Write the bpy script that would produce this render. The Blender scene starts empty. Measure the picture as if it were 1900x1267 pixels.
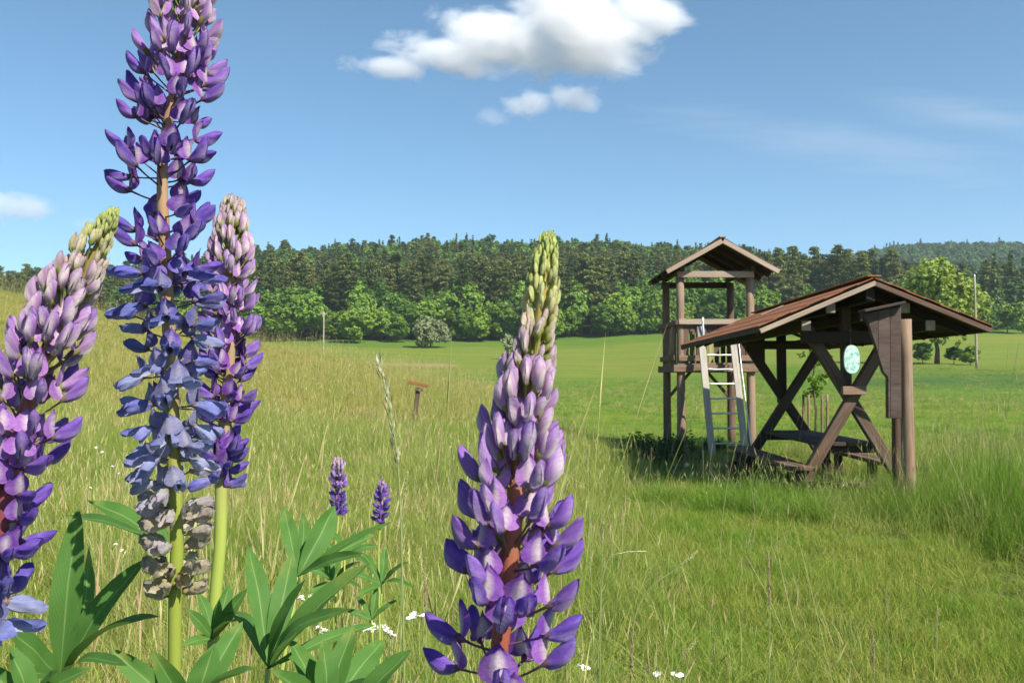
import bpy, bmesh, math, random
import numpy as np
from mathutils import Vector, Matrix, Quaternion

random.seed(7)
rng = np.random.default_rng(7)
R = math.radians
sc = bpy.context.scene

# ------------------------------------------------------------------ camera
PITCH = math.atan(71.5 / 1600)
CAM = Vector((0, 0, 1.4))
cd = bpy.data.cameras.new('camera')
cam = bpy.data.objects.new('camera', cd)
sc.collection.objects.link(cam)
cam.location = CAM
cam.rotation_euler = (math.pi / 2 + PITCH, 0, 0)
cd.sensor_width = 36
cd.lens = 36 * 1600 / 1900
cd.clip_start = 0.02
cd.clip_end = 6000
cd.dof.use_dof = True
cd.dof.focus_distance = 0.7
cd.dof.aperture_fstop = 50
sc.camera = cam
# ------------------------------------------------------------------ sky and sun
SUN_EL, SUN_AZ = 45, 138          # azimuth clockwise from +Y
w = bpy.data.worlds.new('World')
sc.world = w
w.use_nodes = True
wn = w.node_tree
bg = wn.nodes['Background']
sky = wn.nodes.new('ShaderNodeTexSky')
sky.sky_type = 'NISHITA'
sky.sun_disc = False
sky.sun_elevation = R(SUN_EL)
sky.sun_rotation = R(SUN_AZ)
sky.altitude = 1200
sky.air_density = 1.0
sky.dust_density = 0.45
sky.ozone_density = 5.0
hs = wn.nodes.new('ShaderNodeHueSaturation')
hs.inputs['Hue'].default_value = 0.486
hs.inputs['Saturation'].default_value = 1.03
wn.links.new(sky.outputs[0], hs.inputs['Color'])
wn.links.new(hs.outputs[0], bg.inputs[0])
bg.inputs[1].default_value = 0.074
sd = bpy.data.lights.new('sun', 'SUN')
sd.energy = 4.2
sd.angle = R(0.5)
sd.color = (1.0, 0.94, 0.84)
sun = bpy.data.objects.new('sun', sd)
sc.collection.objects.link(sun)
SUNV = Vector((math.sin(R(SUN_AZ)) * math.cos(R(SUN_EL)), math.cos(R(SUN_AZ)) * math.cos(R(SUN_EL)), math.sin(R(SUN_EL))))
sun.rotation_euler = SUNV.to_track_quat('Z', 'Y').to_euler()
sun.location = (20, -20, 30)
# ------------------------------------------------------------------ exposure, render
vs = sc.view_settings
vs.view_transform = 'Standard'
vs.look = 'None'
vs.exposure = 1.15
vs.gamma = 1.0
vs.use_curve_mapping = False
cy = sc.cycles
cy.max_bounces = 8
cy.diffuse_bounces = 3
cy.glossy_bounces = 2
cy.transmission_bounces = 4
cy.transparent_max_bounces = 8
cy.volume_bounces = 6
cy.use_denoising = True
cy.denoiser = 'OPENIMAGEDENOISE'
cy.sample_clamp_indirect = 6
cy.use_fast_gi = False

FWD = Vector((0, math.cos(PITCH), math.sin(PITCH)))
UP = Vector((0, -math.sin(PITCH), math.cos(PITCH)))
def P(px, py, d):
    """point in the place seen at photo pixel (px,py), d metres in front of the lens"""
    return CAM + Vector((1, 0, 0)) * ((px - 950) / 1600 * d) + UP * (-(py - 633.5) / 1600 * d) + FWD * d

# ------------------------------------------------------------------ node helpers
def nmat(name):
    m = bpy.data.materials.new(name)
    m.use_nodes = True
    nt = m.node_tree
    nt.nodes.clear()
    out = nt.nodes.new('ShaderNodeOutputMaterial')
    return m, nt, out
def nd(nt, typ, ins=None, **props):
    n = nt.nodes.new('ShaderNode' + typ)
    for k, v in props.items():
        setattr(n, k, v)
    for k, v in (ins or {}).items():
        s = n.inputs[k]
        if isinstance(v, bpy.types.NodeSocket):
            nt.links.new(v, s)
        else:
            s.default_value = v
    return n
def c4(c):
    return (c[0], c[1], c[2], 1.0)
def ramp(nt, fac, stops):
    r = nd(nt, 'ValToRGB', {0: fac})
    el = r.color_ramp.elements
    while len(el) < len(stops):
        el.new(0.5)
    for e, (p, c) in zip(el, stops):
        e.position = p
        e.color = c4(c)
    return r.outputs[0]
def mix(nt, fac, a, b, blend='MIX'):
    n = nd(nt, 'MixRGB', blend_type=blend)
    for k, v in ((0, fac), (1, a), (2, b)):
        if isinstance(v, bpy.types.NodeSocket):
            nt.links.new(v, n.inputs[k])
        elif k == 0:
            n.inputs[0].default_value = v
        else:
            n.inputs[k].default_value = c4(v)
    return n.outputs[0]
def math_(nt, op, a, b=0.0, clamp=False):
    n = nd(nt, 'Math', operation=op, use_clamp=clamp)
    for k, v in ((0, a), (1, b)):
        if isinstance(v, bpy.types.NodeSocket):
            nt.links.new(v, n.inputs[k])
        else:
            n.inputs[k].default_value = v
    return n.outputs[0]
def noise(nt, vec, scale, detail=3, rough=0.55):
    n = nd(nt, 'TexNoise', {'Scale': scale, 'Detail': detail, 'Roughness': rough})
    if vec is not None:
        nt.links.new(vec, n.inputs['Vector'])
    return n.outputs[0]
def scaled(nt, vec, s):
    return nd(nt, 'Mapping', {0: vec, 'Scale': s}).outputs[0]
def attr(nt, name):
    return nd(nt, 'Attribute', attribute_name=name).outputs['Fac']

# ------------------------------------------------------------------ materials
def mat_wood(name, dark, light, rough=0.75, grain=1.0, moss=0.0):
    m, nt, out = nmat(name)
    tc = nd(nt, 'TexCoord').outputs['Object']
    rnd = nd(nt, 'ObjectInfo').outputs['Random']
    off = nd(nt, 'CombineXYZ', {0: math_(nt, 'MULTIPLY', rnd, 37.0), 1: rnd}).outputs[0]
    v = nd(nt, 'VectorMath', {0: tc, 1: off}, operation='ADD').outputs[0]
    g = noise(nt, scaled(nt, v, (2.5, 45, 45)), 1.0 * grain, 5, 0.65)
    b = noise(nt, scaled(nt, v, (1.2, 5, 5)), 1.0, 3)
    f = math_(nt, 'ADD', math_(nt, 'MULTIPLY', g, 0.6), math_(nt, 'MULTIPLY', b, 0.4))
    col = ramp(nt, f, [(0.33, dark), (0.68, light)])
    col = mix(nt, math_(nt, 'MULTIPLY', rnd, 0.35), col, [x * 0.55 for x in dark])
    crack = ramp(nt, noise(nt, scaled(nt, v, (0.9, 70, 70)), 1.0, 2, 0.5), [(0.30, (1, 1, 1)), (0.36, (0, 0, 0))])
    col = mix(nt, math_(nt, 'MULTIPLY', crack, 0.7), col, [x * 0.3 for x in dark])
    grey = ramp(nt, noise(nt, scaled(nt, v, (1.6, 9, 9)), 1.0, 4, 0.7), [(0.5, (0, 0, 0)), (0.75, (0.38, 0.38, 0.38))])
    gl = sum(light) / 3 * 1.15
    col = mix(nt, grey, col, (gl * 1.05, gl, gl * 0.92))
    if moss:
        mm = ramp(nt, noise(nt, scaled(nt, v, (2, 2, 2)), 2.0, 4), [(0.5, (0, 0, 0)), (0.68, (moss,) * 3)])
        col = mix(nt, mm, col, (0.12, 0.10, 0.035))
    bmp = nd(nt, 'Bump', {'Strength': 0.5, 'Distance': 0.004, 'Height': g})
    p = nd(nt, 'BsdfPrincipled', {'Base Color': col, 'Roughness': rough, 'Normal': bmp.outputs[0]})
    p.inputs['Specular IOR Level'].default_value = 0.25
    nt.links.new(p.outputs[0], out.inputs[0])
    return m
M_WOOD = mat_wood('stained_timber', (0.068, 0.038, 0.024), (0.195, 0.122, 0.082))
M_WOODD = mat_wood('dark_shaded_timber', (0.026, 0.017, 0.012), (0.075, 0.05, 0.037))  # dark timber; for parts under the roofs, shade is put into the colour
M_POST = mat_wood('weathered_lit_post', (0.145, 0.09, 0.058), (0.35, 0.24, 0.16))  # weathered tone, with sunlight on front timbers put into the colour
M_PALE = mat_wood('pale_plank', (0.26, 0.2, 0.09), (0.48, 0.4, 0.2))
M_LADDER = mat_wood('bleached_timber', (0.28, 0.25, 0.21), (0.5, 0.46, 0.4))
M_TRIM = mat_wood('trim_board', (0.23, 0.165, 0.12), (0.45, 0.35, 0.26))
M_ROOF = mat_wood('rust_red_roofing', (0.16, 0.05, 0.018), (0.37, 0.135, 0.045), 0.8, 0.6, 0.5)
M_TROOF = mat_wood('brown_roofing', (0.05, 0.03, 0.022), (0.13, 0.08, 0.06), 0.85, 0.6, 0.4)
M_PANEL = mat_wood('panel_wood', (0.06, 0.039, 0.031), (0.145, 0.1, 0.085))

def mat_simple(name, col, rough=0.6, metal=0.0, var=0.0, nscale=8.0):
    m, nt, out = nmat(name)
    p = nd(nt, 'BsdfPrincipled', {'Roughness': rough, 'Metallic': metal})
    if var:
        tc = nd(nt, 'TexCoord').outputs['Object']
        f = noise(nt, tc, nscale, 4)
        cc = mix(nt, f, [max(0, x * (1 - var)) for x in col], [min(1, x * (1 + var)) for x in col])
        nt.links.new(cc, p.inputs['Base Color'])
    else:
        p.inputs['Base Color'].default_value = c4(col)
    nt.links.new(p.outputs[0], out.inputs[0])
    return m
M_METAL = mat_simple('galvanised_metal', (0.62, 0.65, 0.66), 0.4, 0.6, 0.15, 20)
M_POLE = mat_simple('grey_pole_wood', (0.3, 0.25, 0.2), 0.9, 0, 0.3, 3)
M_BARK = mat_simple('bark', (0.12, 0.085, 0.06), 0.95, 0, 0.5, 6)
M_PBARK = mat_simple('pine_bark', (0.22, 0.13, 0.085), 0.95, 0, 0.5, 3)
M_WIRE = mat_simple('cable', (0.12, 0.12, 0.13), 0.6)
M_WHITE = mat_simple('white_petal', (0.82, 0.82, 0.78), 0.6, 0, 0.05)
M_YELLOW = mat_simple('yellow_disc', (0.7, 0.5, 0.06), 0.7)

def leafy(nt, out, col, trans=0.35, rough=0.5, spec=0.3, tcol=None, bump=None):
    p = nd(nt, 'BsdfPrincipled', {'Base Color': col, 'Roughness': rough})
    p.inputs['Specular IOR Level'].default_value = spec
    t = nd(nt, 'BsdfTranslucent', {0: tcol if tcol is not None else col})
    if bump is not None:
        nt.links.new(bump, p.inputs['Normal'])
    mx = nd(nt, 'MixShader', {0: trans, 1: p.outputs[0], 2: t.outputs[0]})
    nt.links.new(mx.outputs[0], out.inputs[0])

def mat_foliage(name, a, b, trans=0.3, nscale=0.35):
    m, nt, out = nmat(name)
    rnd = nd(nt, 'ObjectInfo').outputs['Random']
    tc = nd(nt, 'TexCoord').outputs['Object']
    f = noise(nt, tc, nscale, 4, 0.7)
    f2 = math_(nt, 'ADD', math_(nt, 'MULTIPLY', f, 1.1), math_(nt, 'MULTIPLY', math_(nt, 'SUBTRACT', rnd, 0.5), 0.75))
    col = ramp(nt, f2, [(0.28, a), (0.75, b)])
    leafy(nt, out, col, trans, 0.6, 0.2)
    return m
M_BROAD = mat_foliage('broadleaf_green', (0.06, 0.13, 0.018), (0.17, 0.29, 0.04))
M_BRIGHT = mat_foliage('fresh_green', (0.085, 0.16, 0.018), (0.2, 0.31, 0.035))
M_PINE = mat_foliage('pine_needles', (0.075, 0.105, 0.024), (0.19, 0.215, 0.06), 0.3)
M_SPRUCE = mat_foliage('spruce_needles', (0.035, 0.075, 0.02), (0.10, 0.16, 0.04), 0.25)
M_WILLOW = mat_foliage('silver_willow', (0.16, 0.2, 0.085), (0.30, 0.34, 0.17))
M_DARKBUSH = mat_foliage('deep_green', (0.02, 0.045, 0.012), (0.06, 0.11, 0.026))
M_FARWOOD = mat_foliage('far_wood_green', (0.055, 0.115, 0.03), (0.13, 0.21, 0.05), 0.25)
M_ASH = mat_foliage('yellow_green_leaf', (0.13, 0.2, 0.03), (0.28, 0.36, 0.06), 0.35)
M_WEED = mat_foliage('weed_leaf', (0.025, 0.07, 0.014), (0.06, 0.14, 0.025), 0.3, 9)

def mat_grass(name, base, tip, dry, dryness=0.3, trans=0.48):
    m, nt, out = nmat(name)
    geo = nd(nt, 'NewGeometry').outputs['Position']
    rnd = nd(nt, 'ObjectInfo').outputs['Random']
    h = attr(nt, 'u')
    k = attr(nt, 'k')
    patch = noise(nt, geo, 0.8, 5, 0.65)
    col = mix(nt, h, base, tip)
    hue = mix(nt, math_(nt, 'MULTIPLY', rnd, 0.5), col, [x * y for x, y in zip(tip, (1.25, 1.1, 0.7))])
    d = math_(nt, 'ADD', math_(nt, 'MULTIPLY', k, 0.8), math_(nt, 'SUBTRACT', math_(nt, 'MULTIPLY', patch, 1.6), 1.0 - dryness))
    dd = ramp(nt, d, [(0.35, (0, 0, 0)), (0.75, (1, 1, 1))])
    col = mix(nt, dd, hue, dry)
    leafy(nt, out, col, trans, 0.55, 0.25)
    return m
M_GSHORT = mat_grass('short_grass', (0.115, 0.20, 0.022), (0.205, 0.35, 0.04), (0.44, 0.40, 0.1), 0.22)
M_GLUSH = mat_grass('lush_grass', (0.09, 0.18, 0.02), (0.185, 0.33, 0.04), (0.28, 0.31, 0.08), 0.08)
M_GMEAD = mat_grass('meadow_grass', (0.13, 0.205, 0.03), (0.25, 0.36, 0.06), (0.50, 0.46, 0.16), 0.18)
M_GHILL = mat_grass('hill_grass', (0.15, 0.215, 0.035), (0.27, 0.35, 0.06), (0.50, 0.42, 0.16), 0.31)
M_STRAW = mat_simple('straw_seed', (0.38, 0.36, 0.15), 0.8, 0, 0.3, 30)
M_STRAWP = mat_simple('pink_straw_seed', (0.38, 0.27, 0.15), 0.8, 0, 0.3, 30)
M_SEEDG = mat_simple('grey_green_seed', (0.36, 0.35, 0.22), 0.8, 0, 0.3, 60)
M_GSTEM = mat_simple('grass_stem', (0.2, 0.25, 0.08), 0.6, 0, 0.2, 10)

def mat_petal():
    m, nt, out = nmat('lupin_petal')
    oi = nd(nt, 'ObjectInfo')
    u = attr(nt, 'u')
    s = attr(nt, 's')
    tc = nd(nt, 'TexCoord').outputs['Object']
    rv = nd(nt, 'VectorMath', {0: tc, 1: nd(nt, 'CombineXYZ', {0: oi.outputs['Random'], 1: oi.outputs['Random'], 2: math_(nt, 'MULTIPLY', oi.outputs['Random'], 3.0)}).outputs[0]}, operation='ADD').outputs[0]
    vein = noise(nt, scaled(nt, rv, (70, 500, 1300)), 1.0, 4, 0.65)
    blot = noise(nt, scaled(nt, rv, (160, 160, 160)), 1.0, 3, 0.6)
    pale = mix(nt, 0.72, oi.outputs['Color'], (0.86, 0.8, 0.64))
    edge = math_(nt, 'MULTIPLY', ramp(nt, s, [(0.06, (1, 1, 1)), (0.34, (0, 0, 0))]), oi.outputs['Alpha'])
    base = math_(nt, 'MULTIPLY', ramp(nt, u, [(0.04, (1, 1, 1)), (0.32, (0, 0, 0))]), math_(nt, 'MULTIPLY', oi.outputs['Alpha'], 0.75))
    col = mix(nt, math_(nt, 'MAXIMUM', edge, base), oi.outputs['Color'], pale)
    tipc = mix(nt, 1.0, oi.outputs['Color'], (0.62, 0.6, 0.78), 'MULTIPLY')
    col = mix(nt, ramp(nt, u, [(0.62, (0, 0, 0)), (1.0, (0.8, 0.8, 0.8))]), col, tipc)
    col = mix(nt, ramp(nt, vein, [(0.42, (0, 0, 0)), (0.66, (0.6, 0.6, 0.6))]), col, mix(nt, 1.0, col, (0.62, 0.55, 0.8), 'MULTIPLY'))
    col = mix(nt, ramp(nt, blot, [(0.45, (0, 0, 0)), (0.7, (0.4, 0.4, 0.4))]), col, mix(nt, 0.35, col, (0.7, 0.62, 0.75)))
    bmp = nd(nt, 'Bump', {'Strength': 0.5, 'Distance': 0.0007, 'Height': vein})
    leafy(nt, out, col, 0.42, 0.6, 0.16, None, bmp.outputs[0])
    return m
M_PETAL = mat_petal()
def mat_objcol(name, rough=0.5, trans=0.15, mottled=60):
    m, nt, out = nmat(name)
    oc = nd(nt, 'ObjectInfo').outputs['Color']
    tc = nd(nt, 'TexCoord').outputs['Object']
    f = noise(nt, tc, mottled, 4)
    col = mix(nt, f, mix(nt, 1.0, oc, (0.6, 0.6, 0.6), 'MULTIPLY'), mix(nt, 1.0, oc, (1.3, 1.25, 1.2), 'MULTIPLY'))
    leafy(nt, out, col, trans, rough, 0.35)
    return m
M_CALYX = mat_objcol('calyx')
def mat_stem(name, top, mid, low):
    m, nt, out = nmat(name)
    u = attr(nt, 'u')
    tc = nd(nt, 'TexCoord').outputs['Object']
    f = noise(nt, scaled(nt, tc, (300, 300, 40)), 1.0, 3)
    uu = math_(nt, 'ADD', u, math_(nt, 'MULTIPLY', math_(nt, 'SUBTRACT', f, 0.5), 0.12))
    col = ramp(nt, uu, [(0.0, top), (0.45, mid), (0.75, low)])
    bmp = nd(nt, 'Bump', {'Strength': 0.4, 'Distance': 0.0006, 'Height': f})
    leafy(nt, out, col, 0.1, 0.45, 0.35, None, bmp.outputs[0])
    return m
def mat_leaf(name, a, b, under):
    m, nt, out = nmat(name)
    rnd = nd(nt, 'ObjectInfo').outputs['Random']
    u, s = attr(nt, 'u'), attr(nt, 's')
    geo = nd(nt, 'NewGeometry')
    tc = nd(nt, 'TexCoord').outputs['Object']
    f = noise(nt, tc, 45, 4)
    # side veins run forward from the midrib
    vv = math_(nt, 'SINE', math_(nt, 'MULTIPLY', math_(nt, 'SUBTRACT', math_(nt, 'MULTIPLY', u, 1.0), math_(nt, 'MULTIPLY', s, 0.25)), 130))
    col = mix(nt, f, a, b)
    col = mix(nt, math_(nt, 'MULTIPLY', rnd, 0.5), col, b)
    col = mix(nt, ramp(nt, vv, [(0.75, (0, 0, 0)), (1.0, (0.10, 0.10, 0.10))]), col, [x * 1.3 for x in b])
    col = mix(nt, ramp(nt, s, [(0.0, (0.7, 0.7, 0.7)), (0.09, (0, 0, 0))]), col, (0.24, 0.34, 0.11))
    spots = ramp(nt, noise(nt, tc, 260, 3, 0.6), [(0.68, (0, 0, 0)), (0.74, (0.7, 0.7, 0.7))])
    col = mix(nt, spots, col, (0.22, 0.2, 0.06))
    edge_ = ramp(nt, math_(nt, 'MULTIPLY', u, f), [(0.42, (0, 0, 0)), (0.62, (0.55, 0.55, 0.55))])
    col = mix(nt, edge_, col, (0.26, 0.27, 0.06))
    col = mix(nt, geo.outputs['Backfacing'], col, under)
    bmp = nd(nt, 'Bump', {'Strength': 0.12, 'Distance': 0.0004, 'Height': vv})
    leafy(nt, out, col, 0.33, 0.62, 0.18, mix(nt, 0.5, col, (0.1, 0.26, 0.03)), bmp.outputs[0])
    return m
M_LEAF = mat_leaf('lupin_leaf', (0.04, 0.12, 0.02), (0.095, 0.205, 0.042), (0.15, 0.22, 0.065))

# ------------------------------------------------------------------ mesh helpers
COL = sc.collection
def mesh_np(name, V, F, mat, attrs=None, smooth=True):
    """V (n,3); F list of (k) index arrays or one (m,k) array"""
    me = bpy.data.meshes.new(name)
    V = np.asarray(V, dtype=np.float32)
    if isinstance(F, np.ndarray):
        k = F.shape[1]
        idx = F.astype(np.int32).ravel()
        starts = np.arange(0, len(idx), k, dtype=np.int32)
    else:
        ln = np.array([len(f) for f in F], dtype=np.int32)
        idx = np.fromiter((i for f in F for i in f), dtype=np.int32, count=int(ln.sum()))
        starts = np.concatenate([[0], np.cumsum(ln)[:-1]]).astype(np.int32)
    me.vertices.add(len(V))
    me.vertices.foreach_set('co', V.ravel())
    me.loops.add(len(idx))
    me.loops.foreach_set('vertex_index', idx)
    me.polygons.add(len(starts))
    me.polygons.foreach_set('loop_start', starts)
    me.update(calc_edges=True)
    me.polygons.foreach_set('use_smooth', np.full(len(starts), smooth, dtype=bool))
    for k2, a in (attrs or {}).items():
        at = me.attributes.new(k2, 'FLOAT', 'POINT')
        at.data.foreach_set('value', np.asarray(a, dtype=np.float32))
    for mm in (mat if isinstance(mat, (list, tuple)) else [mat]):
        me.materials.append(mm)
    me.validate()
    return me
def link(name, me, parent=None):
    o = bpy.data.objects.new(name, me)
    COL.objects.link(o)
    if parent is not None:
        o.parent = parent
    return o
def tag(o, label=None, cat=None, group=None, kind=None):
    if label: o['label'] = label
    if cat: o['category'] = cat
    if group: o['group'] = group
    if kind: o['kind'] = kind
    return o
def thing(name, loc, label, cat, group=None):
    o = bpy.data.objects.new(name, None)
    o.empty_display_size = 0.1
    COL.objects.link(o)
    o.location = loc
    return tag(o, label, cat, group)
def grid_faces(nu, nv):
    i = np.arange(nu - 1)[:, None] * nv + np.arange(nv - 1)[None, :]
    i = i.ravel()
    return np.stack([i, i + 1, i + nv + 1, i + nv], 1)
def frame(axis):
    a = Vector(axis).normalized()
    return a
_boxes = {}
def box_mesh(l, b, h, mat, bev=0.006):
    key = (round(l, 3), round(b, 3), round(h, 3), mat.name)
    if key in _boxes:
        return _boxes[key]
    bm = bmesh.new()
    bmesh.ops.create_cube(bm, size=1)
    bmesh.ops.scale(bm, vec=(l, b, h), verts=bm.verts)
    bmesh.ops.bevel(bm, geom=list(bm.edges), offset=min(bev, min(l, b, h) * 0.3), segments=1, affect='EDGES')
    me = bpy.data.meshes.new('beam')
    bm.to_mesh(me)
    bm.free()
    me.materials.append(mat)
    _boxes[key] = me
    return me
def beam(name, A, B, b, h, mat, parent, up=(0, 0, 1), bev=0.006):
    """timber from A to B; b = width across, h = height along up"""
    A, B = Vector(A), Vector(B)
    x = (B - A)
    L = x.length
    x.normalize()
    u = Vector(up)
    y = u.cross(x)
    if y.length < 1e-4:
        y = Vector((0, 1, 0)).cross(x)
    y.normalize()
    z = x.cross(y)
    o = link(name, box_mesh(L, b, h, mat, bev), parent)
    m = Matrix((x, y, z)).transposed().to_4x4()
    m.translation = (A + B) / 2 - (parent.location if parent is not None else Vector())
    o.matrix_basis = m
    return o
def tube_np(pts, rads, n=8, cap=True, wob=0.0):
    pts = [Vector(p) for p in pts]
    V, U = [], []
    ref = Vector((0, 1, 0.1))
    for i, p in enumerate(pts):
        t = (pts[min(i + 1, len(pts) - 1)] - pts[max(i - 1, 0)]).normalized()
        if abs(t.dot(ref)) > 0.95:
            ref = Vector((1, 0, 0.1))
        a = t.cross(ref).normalized()
        b = t.cross(a)
        for k in range(n):
            th = 2 * math.pi * k / n
            r = rads[i] * (1 + (random.uniform(-wob, wob) if wob else 0))
            V.append(p + (a * math.cos(th) + b * math.sin(th)) * r)
            U.append(i / (len(pts) - 1))
    F = []
    for i in range(len(pts) - 1):
        for k in range(n):
            k2 = (k + 1) % n
            F.append((i * n + k, i * n + k2, (i + 1) * n + k2, (i + 1) * n + k))
    if cap:
        F.append(tuple(range(n - 1, -1, -1)))
        F.append(tuple((len(pts) - 1) * n + k for k in range(n)))
    return np.array([tuple(v) for v in V]), F, np.array(U)
def log(name, A, B, r0, r1, mat, parent, n=12):
    """round timber with its length along local X"""
    A, B = Vector(A), Vector(B)
    L = (B - A).length
    k = 7
    pts = [(-L / 2 + L * i / (k - 1), random.uniform(-.004, .004), random.uniform(-.004, .004)) for i in range(k)]
    V, F, U = tube_np(pts, [r0 + (r1 - r0) * i / (k - 1) for i in range(k)], n, True, 0.03)
    o = link(name, mesh_np('log', V, F, mat, {'u': U}), parent)
    q = (B - A).to_track_quat('X', 'Z')
    m = q.to_matrix().to_4x4()
    m.translation = (A + B) / 2 - (parent.location if parent is not None else Vector())
    o.matrix_basis = m
    return o
def catmull(pts, n):
    pts = [Vector(p) for p in pts]
    out = []
    P_ = [pts[0] * 2 - pts[1]] + pts + [pts[-1] * 2 - pts[-2]]
    m = len(pts) - 1
    for i in range(n):
        f = i / (n - 1) * m
        k = min(int(f), m - 1)
        t = f - k
        p0, p1, p2, p3 = P_[k:k + 4]
        out.append(0.5 * ((2 * p1) + (p2 - p0) * t + (2 * p0 - 5 * p1 + 4 * p2 - p3) * t * t + (3 * p1 - p0 - 3 * p2 + p3) * t ** 3))
    return out
# instancing for stuff
def scatter(name, pts, rot, scl, idx, protos, label, cat):
    me = bpy.data.meshes.new(name)
    me.vertices.add(len(pts))
    me.vertices.foreach_set('co', np.asarray(pts, dtype=np.float32).ravel())
    for nme, arr, ty in (('rot', rot, 'FLOAT_VECTOR'), ('scl', scl, 'FLOAT_VECTOR'), ('idx', idx, 'INT')):
        a = me.attributes.new(nme, ty, 'POINT')
        if ty == 'INT':
            a.data.foreach_set('value', np.asarray(arr, dtype=np.int32))
        else:
            a.data.foreach_set('vector', np.asarray(arr, dtype=np.float32).ravel())
    o = link(name, me)
    tag(o, label, cat, None, 'stuff')
    coll = bpy.data.collections.new(name + '_kinds')
    for i, pm in enumerate(protos):
        po = bpy.data.objects.new('%s_kind_%02d' % (name, i), pm)
        coll.objects.link(po)
    ng = bpy.data.node_groups.new(name + '_scatter', 'GeometryNodeTree')
    ng.interface.new_socket('Geometry', in_out='INPUT', socket_type='NodeSocketGeometry')
    ng.interface.new_socket('Geometry', in_out='OUTPUT', socket_type='NodeSocketGeometry')
    gi = ng.nodes.new('NodeGroupInput')
    go = ng.nodes.new('NodeGroupOutput')
    ip = ng.nodes.new('GeometryNodeInstanceOnPoints')
    ci = ng.nodes.new('GeometryNodeCollectionInfo')
    ci.inputs[0].default_value = coll
    ci.inputs['Separate Children'].default_value = True
    ci.inputs['Reset Children'].default_value = True
    def na(nm, ty):
        n = ng.nodes.new('GeometryNodeInputNamedAttribute')
        n.data_type = ty
        n.inputs[0].default_value = nm
        return n.outputs[0]
    L = ng.links.new
    L(gi.outputs[0], ip.inputs['Points'])
    L(ci.outputs[0], ip.inputs['Instance'])
    ip.inputs['Pick Instance'].default_value = True
    L(na('idx', 'INT'), ip.inputs['Instance Index'])
    L(na('rot', 'FLOAT_VECTOR'), ip.inputs['Rotation'])
    L(na('scl', 'FLOAT_VECTOR'), ip.inputs['Scale'])
    L(ip.outputs[0], go.inputs[0])
    md = o.modifiers.new('scatter', 'NODES')
    md.node_group = ng
    return o

# ================================================================== TERRAIN
def ss(a, b, t):
    t = np.clip((np.asarray(t, dtype=float) - a) / (b - a), 0, 1)
    return t * t * (3 - 2 * t)
CREST_X = [-700, -420, -267, -205, -140, -28, 50, 110, 155, 194, 260, 400]
CREST_Z = [34, 30, 30, 45, 56, 61, 60, 54, 47, 38, 22, 18]
def terrain(x, y):
    x = np.asarray(x, dtype=float)
    y = np.asarray(y, dtype=float)
    z = 14 * np.clip((np.minimum(y, 262) - 60) / 202, 0, None) ** 1.8
    z = z + 0.02 * np.maximum(0, np.minimum(x, 300)) * ss(100, 260, y)
    z = z + 1.9 * ss(68, 92, y) * ss(18, 42, x) * (1 - 0.7 * ss(120, 240, y))
    # wooded hill
    cz = np.interp(x, CREST_X, CREST_Z)
    t = np.clip((y - 262) / 190, 0, 1)
    z = z + (cz - 14) * (t * 0.75 + 0.25 * t * t) - 0.06 * np.maximum(0, y - 470)
    # far hill to the right
    z = z + 128 * ss(470, 930, y) * ss(120, 420, x) + 40 * ss(600, 1000, y) * ss(-100, 200, x) * (1 - ss(120, 420, x))
    # meadow hill to the left
    b = np.where(y < 60, (np.clip(y, 0, 60) / 60) ** 1.2, 0.5 + 0.5 * np.cos(np.clip((y - 60) / 75, 0, 1) * math.pi))
    side = 1 - x
    z = z + 0.2 * (np.sqrt(np.maximum(side, -50) ** 2 + 4) + side) * 0.5 * b * np.where(side > 60, 60 / np.maximum(side, 60), 1)
    # low bank the lupins grow on
    z = z + 0.45 * np.exp(-(((x + 0.25) / 1.3) ** 2 + ((y - 0.4) / 1.1) ** 2))
    # gentle unevenness
    z = z + 0.05 * np.sin(x * 0.9 + 1.3) * np.sin(y * 0.7) * ss(3, 8, y) + 0.5 * np.sin(x * 0.031 + y * 0.02) * ss(90, 160, y)
    return z
def tz(x, y):
    return float(terrain(x, y))
ys = np.concatenate([np.linspace(-12, 4, 17), 4 * np.geomspace(1, 350, 190)[1:]])
us = np.linspace(-1, 1, 181)
us = np.sign(us) * np.abs(us) ** 1.25
X = us[None, :] * (16 + 0.95 * np.maximum(ys, 0))[:, None]
Y = np.repeat(ys[:, None], len(us), 1)
Z = terrain(X, Y)
def cover(x, y):
    """what grows there: ground colour of each plot of land"""
    n = lambda c: np.array(c)[None, :]
    k = np.zeros((len(x), 3)) + n((0.10, 0.135, 0.026))
    def put(mask, c):
        nonlocal k
        k = k * (1 - mask[:, None]) + n(c) * mask[:, None]
    wav = 2.5 * np.sin(x * 0.12) + 1.5 * np.sin(x * 0.31 + 1)
    put(ss(16, 26, y), (0.125, 0.19, 0.02))
    put(ss(38, 62, y + wav * .6), (0.10, 0.18, 0.02))
    put(ss(106, 138, y + wav), (0.155, 0.2, 0.03))
    put(ss(226, 236, y + wav), (0.10, 0.175, 0.022))
    put(ss(150, 156, y) * (1 - ss(166, 172, y)) * ss(8, 14, -x), (0.26, 0.22, 0.09))
    # dry meadow on the left hill
    hill = ss(0.5, 5, 0.35 * y ** 0.9 * 0.25 - x - 0.5) * (1 - ss(80, 110, y)) * ss(9, 18, y)
    put(hill, (0.24, 0.21, 0.06))
    put(ss(-2, 2, x - 36 - wav) * ss(74, 79, y) * (1 - ss(84, 90, y)), (0.07, 0.13, 0.03))
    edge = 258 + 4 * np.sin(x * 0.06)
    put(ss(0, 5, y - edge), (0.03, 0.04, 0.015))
    return k
kk = cover(X.ravel(), Y.ravel())
me = mesh_np('ground', np.stack([X.ravel(), Y.ravel(), Z.ravel()], 1), grid_faces(len(ys), len(us))[:, ::-1], bpy.data.materials.new('tmp'))
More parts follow.
